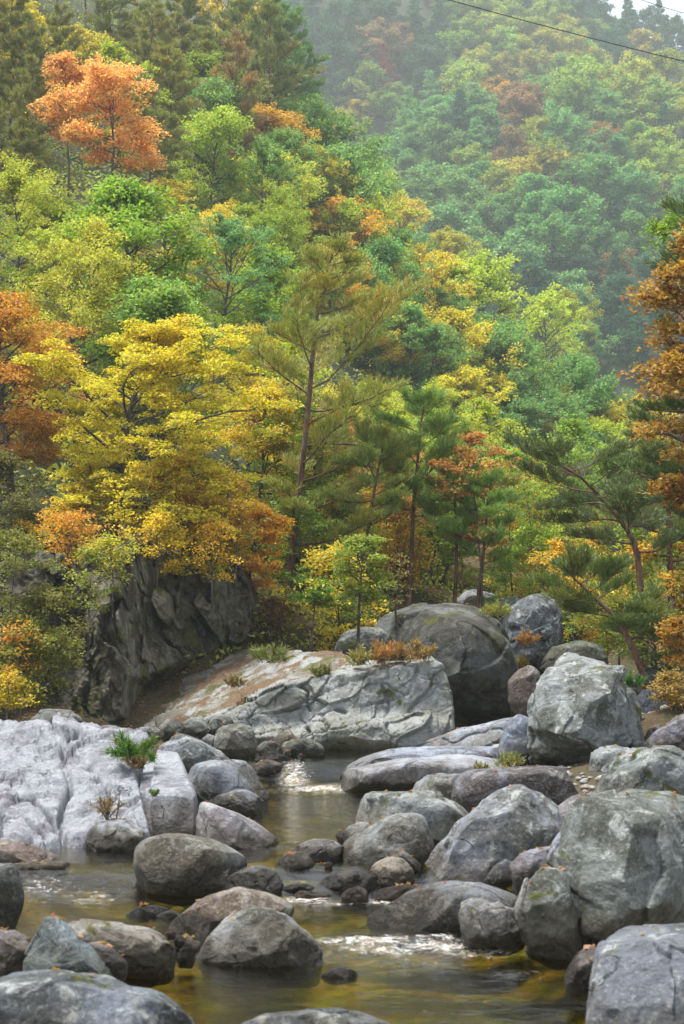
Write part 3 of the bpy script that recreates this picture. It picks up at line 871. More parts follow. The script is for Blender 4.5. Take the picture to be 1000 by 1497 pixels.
    r('flat grey-brown stone between the mottled boulder and the dark striped rock', [(440, 1278), (455, 1266), (475, 1263), (490, 1270), (480, 1280), (455, 1283)], 1282, z=.15, col=(.28, .25, .24), seed=82, p=6, name='stone', cat='stone')
    r('small dark stone breaking the foam left of the tan stone', [(411, 1300), (425, 1292), (448, 1291), (462, 1299), (445, 1306), (415, 1306)], 1306, z=.1, col=(.16, .15, .14), seed=83, p=7, name='stone', cat='stone')
    r('small reddish stone in the calm pool beside the pale-topped boulder', [(490, 1222), (500, 1213), (512, 1216), (514, 1228), (498, 1230)], 1230, z=.28, col=(.32, .25, .23), seed=84, p=7, name='stone', cat='stone')
    r('smooth fish-shaped dark boulder tapering left into the riffle', [(536, 1346), (560, 1335), (590, 1312), (625, 1293), (665, 1287), (710, 1289), (740, 1298), (762, 1312), (766, 1338), (745, 1352), (690, 1366), (620, 1367), (565, 1358)], 1365, Yf=15.3, col=(.27, .27, .27), seed=85, p=7, amp=.025, front=.65)
    r('small whitish-topped block standing in the riffle', [(670, 1342), (674, 1320), (690, 1312), (715, 1317), (745, 1325), (766, 1335), (772, 1354), (760, 1371), (715, 1376), (678, 1368)], 1375, Yf=14.35, mat='lichen', col=(.48, .48, .48), seed=86, p=9, chips=1)
    # --- right bank
    r('pyramid-shaped speckled boulder right of mid-stream', [(608, 1290), (630, 1262), (655, 1225), (690, 1189), (722, 1163), (755, 1146), (785, 1153), (812, 1172), (832, 1202), (828, 1232), (780, 1258), (740, 1287), (700, 1296), (650, 1296)], 1292, z=.15, col=(.40, .40, .42), seed=90, p=13, chips=2, amp=.06, mat='lichen')
    r('pale purplish boulder between the pyramid boulder and the big right boulder', [(745, 1270), (762, 1247), (790, 1237), (812, 1240), (815, 1285), (790, 1306), (755, 1304)], 1304, z=.15, Yf=16.2, col=(.42, .39, .42), seed=91, p=7)
    big = [(816, 1300), (826, 1262), (831, 1212), (839, 1190), (860, 1172), (905, 1158), (955, 1152), (985, 1155), (1008, 1166), (1040, 1200), (1045, 1300), (1020, 1345), (940, 1352), (900, 1368), (862, 1386), (824, 1376), (806, 1340)]
    r('massive olive-grey boulder with broken flat faces on the right bank', big, 1384, z=.02, Yf=14.3, col=(.30, .31, .27), seed=92, p=20, amp=.05, mat='lichen', dep=.9, chips=1, pts3=[(838, 1196, 14.6), (925, 1180, 14.3), (940, 1192, 14.25), (945, 1320, 14.1), (900, 1368, 14.2), (862, 1386, 14.3), (826, 1374, 14.4), (806, 1335, 14.6), (816, 1290, 14.7), (830, 1212, 14.9), (1005, 1190, 15.3), (1045, 1300, 15.2), (1020, 1348, 14.8), (860, 1172, 15.4), (905, 1158, 15.8), (955, 1152, 15.9), (985, 1155, 15.9), (1010, 1166, 15.9), (860, 1300, 16.2), (1030, 1250, 16.4), (1000, 1360, 16), (870, 1430, 14.7), (1000, 1410, 15), (835, 1415, 15)])
    r('stepped pale block in front of the massive olive-grey boulder', [(750, 1335), (767, 1306), (776, 1290), (800, 1274), (828, 1266), (842, 1290), (846, 1340), (850, 1376), (800, 1381), (766, 1368)], 1380, z=.02, Yf=14.15, col=(.33, .33, .29), seed=93, p=16, amp=.07, chips=3, mat='lichen')
    r('pale blue-grey boulder squeezed behind the stepped block', [(798, 1260), (812, 1225), (835, 1205), (858, 1220), (860, 1270), (820, 1290)], 1290, z=.2, Yf=15.6, col=(.42, .44, .47), seed=94, p=7)
    r('large dark flat-topped boulder in the lower right corner', [(854, 1450), (862, 1420), (872, 1390), (895, 1368), (930, 1352), (975, 1345), (1020, 1345), (1060, 1362), (1060, 1560), (850, 1560), (852, 1490)], 1560, Yf=10.4, col=(.24, .25, .27), seed=95, p=14, amp=.05, mat='lichen', pts3=[(884, 1394, 10.75), (1060, 1378, 10.7), (866, 1420, 10.75), (852, 1490, 10.6), (850, 1570, 10.5), (1060, 1570, 10.4), (870, 1388, 11.2), (903, 1362, 11.9), (930, 1352, 12.3), (1060, 1344, 12.3), (900, 1480, 12.4), (1060, 1480, 12.4)])
    r('low dark wet stone at the pool edge beside the lower right boulder', [(825, 1425), (834, 1408), (852, 1390), (875, 1384), (895, 1410), (890, 1440), (850, 1446), (830, 1440)], 1443, z=0, Yf=12.4, col=(.22, .19, .19), seed=96, p=7)
    r('long purple-brown rounded boulder with a dark front face', [(660, 1168), (668, 1140), (685, 1127), (740, 1121), (800, 1119), (835, 1121), (851, 1140), (855, 1166), (838, 1190), (800, 1204), (690, 1196)], 1200, z=.45, col=(.23, .21, .23), seed=97, p=11, amp=.03, front=.75)
    r('huge block-like boulder with a flat lit top and shadowed undercut', [(771, 1000), (775, 984), (800, 968), (830, 953), (862, 956), (895, 971), (912, 986), (928, 1030), (942, 1062), (944, 1086), (922, 1102), (880, 1114), (862, 1130), (825, 1124), (775, 1120), (769, 1070)], 1124, z=.6, col=(.36, .37, .34), seed=98, p=20, amp=.075, mat='lichen', dep=1.0, chips=1, ext=.15, pts3=[(775, 994, 24.9), (885, 992, 24.4), (800, 968, 26), (832, 953, 26.7), (862, 956, 26.7), (897, 972, 26), (912, 986, 25.5), (928, 1030, 25.7), (943, 1065, 25.8), (942, 1090, 25.5), (886, 1090, 24.5), (860, 1130, 25.5), (830, 1124, 25.3), (776, 1120, 25.4), (769, 1070, 25.7), (800, 1050, 24.5), (850, 1075, 24.35), (800, 1000, 27.4), (920, 1040, 27.4), (860, 1120, 27.2)])
    r('small pale boulder at the right foot of the huge block', [(860, 1114), (873, 1096), (905, 1089), (922, 1091), (928, 1112), (905, 1134), (865, 1142)], 1140, z=.6, Yf=23.3, col=(.40, .42, .40), seed=99, p=9, chips=1, mat='lichen')
    r('broad grey-green boulder with a hollowed top on the right bank', [(860, 1166), (880, 1135), (910, 1106), (945, 1090), (985, 1089), (1020, 1105), (1040, 1175), (960, 1195), (880, 1190)], 1190, z=.5, Yf=19.4, col=(.38, .40, .38), seed=100, p=9, amp=.075, mat='lichen')
    r('purple-grey slab rising at the right edge', [(940, 1092), (970, 1064), (1000, 1046), (1040, 1036), (1060, 1100), (960, 1108)], 1106, z=.9, Yf=23.5, col=(.33, .32, .36), seed=101, p=10)
    r('pale sloping rock between the pyramid boulder and the big right boulder', [(790, 1205), (812, 1178), (840, 1160), (872, 1158), (890, 1190), (855, 1225), (800, 1228)], 1226, z=.4, Yf=17.9, col=(.43, .39, .39), seed=102, p=8)
    r('dark blue boulder in the gully right of the huge block', [(928, 1052), (933, 1018), (948, 1006), (968, 1010), (982, 1030), (978, 1058), (950, 1068)], 1066, z=1.1, Yf=29.5, col=(.24, .26, .29), seed=103, p=9, chips=1)
    r('little mottled stone below the dark blue boulder', [(940, 1082), (948, 1064), (960, 1060), (970, 1072), (966, 1088), (946, 1092)], 1090, z=.9, Yf=26.2, col=(.34, .35, .37), seed=104, p=9, name='stone', cat='stone')
    r('low grey shelf of rock under the pines at the right edge', [(905, 1006), (925, 985), (970, 975), (1010, 985), (1030, 1010), (980, 1020), (920, 1020)], 1020, z=1.6, Yf=31, col=(.22, .24, .25), seed=105, p=9, mat='lichen')
    # pale sheets of bedrock upstream
    pk = dict(p=7, amp=.028, mat='pale', dep=1.5, front=.5)
    r('smooth blue-grey bedrock sheet beside the cascade', [(498, 1132), (515, 1114), (555, 1098), (610, 1092), (680, 1090), (735, 1094), (720, 1120), (640, 1132), (540, 1138)], 1136, z=.42, Yf=26.6, col=(.43, .47, .52), seed=110, **pk)
    r('long white bedrock sheet in front of the blue-grey one', [(496, 1139), (550, 1128), (610, 1108), (660, 1102), (710, 1106), (760, 1118), (755, 1140), (680, 1150), (560, 1146)], 1148, z=.4, Yf=24.8, col=(.58, .60, .63), seed=111, **pk)
    r('round-backed grey-white rock behind the pale-topped boulder', [(594, 1165), (612, 1140), (645, 1130), (680, 1132), (695, 1150), (690, 1175), (620, 1178)], 1176, z=.4, Yf=22.5, col=(.46, .47, .47), seed=112, p=7, mat='lichen')
    r('far pale bedrock sheet below the dark cave boulder', [(610, 1096), (640, 1074), (700, 1058), (760, 1048), (785, 1060), (790, 1090), (700, 1102), (630, 1104)], 1100, z=.7, Yf=28.6, col=(.50, .52, .54), seed=113, cracks=[(1.3, .1, .05, (1, .5, 2))], **pk)
    r('bluish pale rock against the left foot of the huge block', [(728, 1096), (738, 1058), (756, 1044), (775, 1052), (785, 1100), (760, 1112)], 1110, z=.65, Yf=25.6, col=(.40, .44, .50), seed=114, p=10, chips=1, mat='pale')
    # --- the ledge in the middle distance
    led = [(176, 1060), (190, 1025), (200, 1000), (250, 985), (300, 968), (335, 948), (372, 936), (430, 940), (500, 944), (560, 958), (600, 956), (630, 950), (655, 962), (668, 1005), (675, 1068), (655, 1084), (640, 1092), (600, 1098), (545, 1095), (510, 1088), (490, 1086), (470, 1094), (440, 1096), (400, 1088), (350, 1086), (290, 1090), (230, 1082), (190, 1078)]
    relief('rock_ledge', 'long layered grey rock ledge with vertical joints, topped by leaves, behind the cascade', 'rock ledge', led, ledge_base, (0, -1, .35), M['ledge'], (.50, .52, .50), 120, depth=1.6, rim=10, step=1.25,
           cells=[((.6, .5, 1.3), .20, .6, .03, .035), ((1.3, .8, 2.1), .10, .7, .03, .04), ((3.4, 1.5, 2.8), .025, .6, .03, .012)], rough=.09, shear=-.34, top=(M['apron'],),
           grooves=[((300, 1062), (400, 1045), (470, 1015), (545, 985), 5, .30), ((560, 1000), (570, 1030), (560, 1060), (545, 1092), 5, .35), ((640, 985), (648, 1020), (642, 1060), (650, 1090), 5, .35), ((440, 1000), (452, 1010), (450, 1025), (455, 1035), 4, .3), ((480, 1088), (500, 1082), (520, 1084), (535, 1092), 7, .55), ((420, 1060), (470, 1046), (540, 1030), (600, 1015), 4, .2)])
    # --- the big dark boulder with the hollow under it
    r('huge dark rounded boulder with a pale top and a cave-like hollow beneath', [(538, 950), (548, 918), (575, 900), (615, 886), (655, 881), (700, 890), (728, 905), (742, 935), (750, 980), (764, 1030), (760, 1050), (720, 1058), (680, 1064), (640, 1030), (560, 990)], 1062, z=.8, Yf=32.6, col=(.24, .24, .22), seed=130, p=11, amp=.05, mat='cliff', dep=.9, ext=.05, front=.7, s=7, pts3=[(540, 950, 33.6), (550, 918, 34), (577, 899, 34.6), (615, 886, 35), (655, 881, 35.2), (700, 890, 35), (728, 905, 34.6), (600, 915, 32.9), (690, 910, 32.7), (640, 960, 32.5), (700, 975, 32.5), (735, 945, 33), (752, 985, 33.2), (764, 1035, 33.6), (758, 1052, 33.8), (720, 1058, 34.3), (680, 1064, 34.9), (645, 1035, 34.3), (570, 990, 33.2), (560, 980, 37), (740, 1040, 37), (650, 900, 37.5)])
    r('pale rock with a rounded back behind the dark cave boulder', [(664, 882), (680, 866), (705, 861), (728, 868), (735, 884), (700, 896), (670, 894)], 894, Yf=41, z=3.1, col=(.50, .49, .50), seed=131, p=8, mat='pale')
    r('bluish dark boulder with a light crown in the gully under the trees', [(730, 925), (738, 890), (760, 872), (790, 867), (815, 876), (824, 905), (818, 950), (790, 975), (750, 972), (735, 955)], 972, Yf=36, z=1.9, col=(.19, .20, .21), seed=132, p=10, mat='lichen', chips=2)
    r('flat pale rock beside the bluish dark boulder', [(715, 905), (730, 880), (755, 872), (770, 884), (765, 910), (735, 920)], 920, Yf=38.5, z=2.6, col=(.44, .45, .44), seed=133, p=9, mat='lichen')
    r('brownish rock slope behind the cave boulder at its right foot', [(742, 1000), (756, 976), (778, 972), (792, 990), (790, 1040), (760, 1058), (744, 1040)], 1056, Yf=31, z=1.0, col=(.34, .28, .26), seed=134, p=9)
    r('green mossy stone behind the top of the huge block', [(790, 968), (810, 945), (850, 936), (880, 944), (890, 965), (840, 975)], 975, Yf=31.5, z=2.0, col=(.20, .21, .14), seed=135, p=7, mat='mossy')
    r('low grey outcrop under the saplings left of the cave boulder', [(488, 948), (505, 924), (540, 916), (565, 922), (570, 945), (530, 955)], 953, Yf=34, z=2.3, col=(.30, .30, .27), seed=136, p=10, mat='ledge')
    # --- the mossy cliff
    cli = [(-90, 1066), (-90, 800), (0, 790), (60, 800), (110, 812), (150, 800), (200, 790), (260, 780), (320, 785), (350, 805), (366, 840), (374, 880), (373, 934), (345, 948), (330, 940), (318, 952), (285, 968), (215, 998), (198, 1000), (190, 1020), (186, 1052), (150, 1068), (60, 1068)]
    relief('rock_cliff', 'dark mossy cliff of cracked granite slabs under the golden trees', 'cliff', cli, wall(33.0, 1066, .36, 120), (0, -1, .1), M['cliff'], (.31, .29, .22), 141, depth=2.2, rim=9, step=1.3,
           cells=[((.36, .3, .24), .8, .75, .05, .10), ((.95, .6, .6), .24, .9, .03, .05), ((2.6, 1.2, 1.9), .12, .8, .03, .03)], rough=.20, shear=.45,
           grooves=[((186, 1000), (178, 950), (168, 900), (172, 850), 7, .55), ((196, 800), (215, 860), (262, 930), (285, 968), 5, .30), ((262, 880), (295, 868), (322, 890), (334, 945), 5, .40), ((270, 800), (262, 850), (270, 880), (300, 900), 4, .25), ((100, 800), (110, 880), (100, 960), (118, 1060), 7, .45), ((330, 790), (322, 850), (330, 900), (332, 945), 6, .5), ((130, 960), (150, 990), (140, 1030), (150, 1066), 6, .35), ((200, 996), (240, 990), (290, 966), (326, 946), 5, .7)])
    # loose cobbles on the banks
    rg = np.random.default_rng(5)
    spots = [(395, 1128), (360, 1142), (352, 1128), (418, 1108), (440, 1112), (392, 1118), (640, 1262), (648, 1252), (590, 1290), (520, 1286), (700, 1300), (770, 1296), (905, 1142), (930, 1120), (925, 1128), (856, 1150), (300, 1166), (268, 1160), (215, 1242), (545, 1240), (480, 1268), (760, 1120), (600, 1270), (955, 1098), (885, 1146)]
    for i, (x, y) in enumerate(spots):
        w = rg.uniform(9, 20)
        h = w * rg.uniform(.55, .8)
        a = np.linspace(0, 2 * np.pi, 8)[:-1] + rg.uniform(0, 1)
        q = Gw(x, y)
        o_ = [(x + math.cos(t) * w / 2 * rg.uniform(.8, 1), y - h / 2 + math.sin(t) * h / 2 * rg.uniform(.8, 1)) for t in a]
        c = [GREY, WARM, BROWN, PURP, (.42, .41, .39)][int(rg.integers(5))]
        r('small loose river cobble lying between the boulders', o_, y, Yf=q[1], z=None, col=c, seed=200 + i, p=6, s=5, name='cobble', cat='stone', group='loose cobbles between the boulders')
# ---------------------------------------------------------------- tree building
def norm(v):
    return v / (np.linalg.norm(v, axis=-1, keepdims=True) + 1e-9)


class Tubes:
    def __init__(self):
        self.V, self.F, self.n = [], [], 0

    def add(self, pts, r0, r1, sides=6):
        pts = np.asarray(pts, float)
        n = len(pts)
        tg = norm(np.gradient(pts, axis=0))
        ref = np.array([0.31, 0.17, 0.93]) if abs(tg[:, 2]).mean() < 0.8 else np.array([0.93, 0.2, 0.1])
        a = norm(np.cross(tg, ref))
        b = np.cross(tg, a)
        rad = np.linspace(r0, r1, n) if np.isscalar(r0) else r0
        th = np.linspace(0, 2 * np.pi, sides + 1)[:-1]
        ring = pts[:, None] + rad[:, None, None] * (np.cos(th)[None, :, None] * a[:, None] + np.sin(th)[None, :, None] * b[:, None])
        i = np.arange(n * sides).reshape(n, sides) + self.n
        j = np.roll(i, -1, 1)
        self.V.append(ring.reshape(-1, 3))
        self.F.append(np.stack([i[:-1], j[:-1], j[1:], i[1:]], -1).reshape(-1, 4))
        self.n += n * sides

    def mesh(self, name, mat):
        return mesh(name, np.concatenate(self.V), [np.concatenate(self.F)], [mat], smooth=True)


def leaf_quads(C, size, rg, up=(0, 0, 1), tilt=0.55, aspect=0.55, n0=0):
    n = len(C)
    nr = norm(np.asarray(up) + rg.normal(size=(n, 3)) * tilt)
    a = norm(np.cross(nr, rg.normal(size=(n, 3))))
    b = np.cross(nr, a)
    L = (size * rg.uniform(0.65, 1.35, n))[:, None] * 0.5
    W = L * aspect
    k = (nr * L * 0.25)
    V = np.stack([C + a * L - k, C + b * W + k * .4, C - a * L - k, C - b * W + k * .4], 1).reshape(-1, 3)
    return V, np.arange(4 * n).reshape(n, 4) + n0


def curve(p, d, L, rg, n=5, up=0.25, wob=0.22):
    p, d = np.array(p, float), norm(np.array(d, float))
    pts = [p]
    for i in range(n):
        d = norm(d + rg.normal(size=3) * wob + np.array([0, 0, up / n]))
        p = p + d * L / n
        pts.append(p)
    return np.array(pts), d


def broadleaf(seed, Ht, R, cb=0.25, nl=26, nleaf=20000, leaf=0.1, clump=0.55, flat=0.5, lean=(0, 0), tilt=0.55, droop=0.0, top=0.55, trunk_r=None, sides=6, fork=True, bias=(0, 0)):
    """trunk with limbs, twigs and leaves held in separate sprays; returns (wood mesh, leaf mesh)."""
    rg = np.random.default_rng(seed)
    T = Tubes()
    tr = trunk_r or Ht * 0.016
    n = 9
    z = np.linspace(0, Ht * 0.9, n)
    wx = np.cumsum(rg.normal(size=n) * 0.02 * Ht) * np.linspace(0, 1, n)
    wy = np.cumsum(rg.normal(size=n) * 0.02 * Ht) * np.linspace(0, 1, n)
    trunk = np.stack([wx + lean[0] * (z / Ht) ** 1.4, wy + lean[1] * (z / Ht) ** 1.4, z], 1)
    T.add(np.concatenate([[trunk[0] - np.array([0, 0, .7])], trunk]), tr, tr * 0.2, sides)
    cl, cr = [], []
    for i in range(nl):
        u = (i + rg.uniform()) / nl
        t = cb + (0.97 - cb) * u ** 0.9
        s = t * 0.999 * (n - 1)
        k = min(int(s), n - 2)
        p0 = trunk[k] + (trunk[k + 1] - trunk[k]) * (s - k)
        prof = (math.sin(math.pi * (0.12 + 0.83 * u) ** (1.0 / (2 * top))) if True else 1)
        Ln = R * max(0.28, prof) * rg.uniform(0.7, 1.15)
        az = i * 2.399 + rg.uniform(-.5, .5)
        el = math.radians(8 + 55 * u ** 1.3 + rg.uniform(-12, 12)) - droop
        d = np.array([math.cos(az) * math.cos(el) + bias[0], math.sin(az) * math.cos(el) + bias[1], math.sin(el)])
        Ln *= np.linalg.norm(d)
        pts, de = curve(p0, d, Ln, rg, 5, 0.15 - droop, 0.16)
        r0 = tr * (1 - t) * 0.5 + tr * 0.12
        T.add(pts, r0, r0 * 0.2, 4)
        for q in range(6):
            f = rg.uniform(0.35, 1.0) * 5 * 0.999
            k2 = int(f)
            pb = pts[k2] + (pts[k2 + 1] - pts[k2]) * (f - k2)
            sd = norm(de + rg.normal(size=3) * np.array([.9, .9, .45]))
            tw, _ = curve(pb, sd, Ln * rg.uniform(.22, .45), rg, 3, 0.1 - droop, 0.25)
            T.add(tw, r0 * 0.3, r0 * 0.08, 3)
            for c_, rr in ((tw[-1], 1.0), (tw[-2], .8)):
                cl.append(c_)
                cr.append(clump * rg.uniform(.6, 1.25) * rr)
        cl.append(pts[-1])
        cr.append(clump)
    cl, cr = np.array(cl), np.array(cr)
    w = cr ** 2
    idx = rg.choice(len(cl), nleaf, p=w / w.sum())
    dirs = norm(rg.normal(size=(nleaf, 3)))
    rad = rg.uniform(0, 1, nleaf) ** (1 / 2.2)
    off = dirs * rad[:, None] * cr[idx][:, None]
    off[:, 2] = off[:, 2] * flat - (np.hypot(off[:, 0], off[:, 1]) ** 2) / (cr[idx] * 2.2) * 0.5
    C = cl[idx] + off
    Vl, Fl = leaf_quads(C, leaf, rg, tilt=tilt)
    return T, Vl, Fl


def pine(seed, Ht, R, cb=0.35, nb=34, tufts=3200, need=0.17, nn=8, trunk=None, rise=0.1, bias=(0, 0), pad=0.22, prof=None, trunk_r=None, width=0.016, droop_tip=.0, gap=0.0):
    rg = np.random.default_rng(seed)
    T = Tubes()
    tr = trunk_r or Ht * 0.011
    if trunk is None:
        n = 10
        z = np.linspace(0, Ht, n)
        w = np.cumsum(rg.normal(size=(n, 2)) * 0.012 * Ht, 0) * np.linspace(0, 1, n)[:, None]
        trunk = np.concatenate([w, z[:, None]], 1)
    trunk = np.asarray(trunk, float)
    n = len(trunk)
    T.add(trunk, tr, tr * 0.25, 7)
    prof = prof or (lambda u: min(1, .45 + 1.6 * u) if u < .3 else 1.0 - 0.8 * ((u - .3) / .7) ** 1.2)
    tc, td = [], []
    for i in range(nb):
        u = (i + rg.uniform(0, .8)) / nb
        t = cb + (0.99 - cb) * u
        s = t * (n - 1) * .9999
        k = int(s)
        p0 = trunk[k] + (trunk[k + 1] - trunk[k]) * (s - k)
        az = i * 2.399 + rg.uniform(-.6, .6)
        d = np.array([math.cos(az) + bias[0], math.sin(az) + bias[1], rise + 0.35 * u + rg.uniform(-.12, .12)])
        Ln = R * prof(u) * rg.uniform(.6, 1.15) * min(1.5, np.hypot(d[0], d[1]))
        if rg.uniform() < gap:
            continue
        pts, de = curve(p0, d, Ln, rg, 6, 0.25, 0.10)
        r0 = tr * (0.34 - 0.2 * u)
        T.add(pts, r0, r0 * 0.2, 4)
        side = norm(np.cross(de, [0, 0, 1]))
        for q in range(15):
            f = (0.25 + 0.75 * (q + rg.uniform()) / 15)
            g = f * 6 * .999
            k2 = int(g)
            pb = pts[k2] + (pts[k2 + 1] - pts[k2]) * (g - k2)
            sg = 1 if q % 2 else -1
            dd = norm(de * 0.9 + side * sg * rg.uniform(.5, 1.1) + np.array([0, 0, rg.uniform(-.02, .3)]))
            tl = Ln * 0.34 * (1.15 - 0.75 * f) * rg.uniform(.6, 1.2) + .12
            tw, dt = curve(pb, dd, tl, rg, 3, 0.25, .12)
            T.add(tw, r0 * 0.22, r0 * .08, 3)
            m = max(3, int(tl / 0.042))
            for j in range(m):
                v = (j + rg.uniform()) / m
                h = (0.15 + .85 * v) * 3 * .999
                k3 = int(h)
                tc.append(tw[k3] + (tw[k3 + 1] - tw[k3]) * (h - k3) + rg.normal(size=3) * pad * np.array([.22, .22, .10]))
                td.append(dt)
        tc.append(pts[-1]); td.append(de)
    tc, td = np.array(tc), np.array(td)
    if len(tc) > tufts:
        ii = rg.choice(len(tc), tufts, replace=False)
        tc, td = tc[ii], td[ii]
    m = len(tc)
    C = np.repeat(tc, nn, 0)
    D = norm(np.repeat(td, nn, 0) * .9 + rg.normal(size=(m * nn, 3)) * np.array([.6, .6, .35]) + np.array([0, 0, .5]))
    L = need * rg.uniform(.6, 1.2, m * nn)[:, None]
    sd = norm(np.cross(D, rg.normal(size=(m * nn, 3)))) * (width * .5)
    V = np.stack([C - sd * .5, C + sd * .5, C + D * L + sd * .8, C + D * L - sd * .8], 1).reshape(-1, 3)
    return T, V, np.arange(4 * m * nn).reshape(-1, 4)


class Proto:
    def __init__(self, name, T, V, Fq, leafmat, bark='bark'):
        self.name = name
        self.T = T
        self.wood = T.mesh(name + '_trunk', M[bark])
        self.leaf = mesh(name + '_crown', V, [Fq], [M[leafmat]])
        self.h = V[:, 2].max()
        self.r = np.percentile(np.hypot(V[:, 0], V[:, 1]), 95)
        self.c = (V.min(0) + V.max(0)) / 2

    def place(self, name, label, cat, loc, scale, rotz, color, group=None, foliage='crown', stem='trunk'):
        e = empty(name, loc, label, cat, group, rotz, scale)
        obj(stem, self.wood, parent=e)
        obj(foliage, self.leaf, parent=e, color=color)
        return e


class FarProto:
    """a far tree is one mesh: leaves and trunk together"""
    def __init__(self, name, T, V, Fq, leafmat, bark='bark'):
        tv, tf = np.concatenate(T.V), np.concatenate(T.F)
        VV = np.concatenate([V, tv])
        FF = np.concatenate([Fq, tf + len(V)])
        self.me = mesh(name, VV, [FF], [M[leafmat], M[bark]], np.concatenate([np.zeros(len(Fq)), np.ones(len(tf))]))
        self.h = V[:, 2].max()
        self.r = np.percentile(np.hypot(V[:, 0], V[:, 1]), 95)

    def place(self, name, label, cat, loc, scale, rotz, color, group=None):
        return tag(obj(name, self.me, loc, None, rotz, scale, color), label, cat, group)


C_ = dict(
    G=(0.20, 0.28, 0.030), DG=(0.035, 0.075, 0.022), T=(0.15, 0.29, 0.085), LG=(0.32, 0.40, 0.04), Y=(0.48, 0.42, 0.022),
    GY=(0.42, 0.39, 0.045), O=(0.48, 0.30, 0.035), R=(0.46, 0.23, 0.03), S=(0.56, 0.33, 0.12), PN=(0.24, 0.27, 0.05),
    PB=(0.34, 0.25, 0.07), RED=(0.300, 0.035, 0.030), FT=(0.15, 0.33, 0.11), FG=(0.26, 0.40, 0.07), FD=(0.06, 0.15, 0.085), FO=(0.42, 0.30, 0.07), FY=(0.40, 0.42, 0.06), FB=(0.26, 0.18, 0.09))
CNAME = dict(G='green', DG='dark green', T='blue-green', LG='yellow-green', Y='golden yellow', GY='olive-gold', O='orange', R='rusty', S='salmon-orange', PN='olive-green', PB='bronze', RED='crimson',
             FT='blue-green', FG='mid-green', FD='dark blue-green', FO='orange-brown', FY='pale gold', FB='russet')

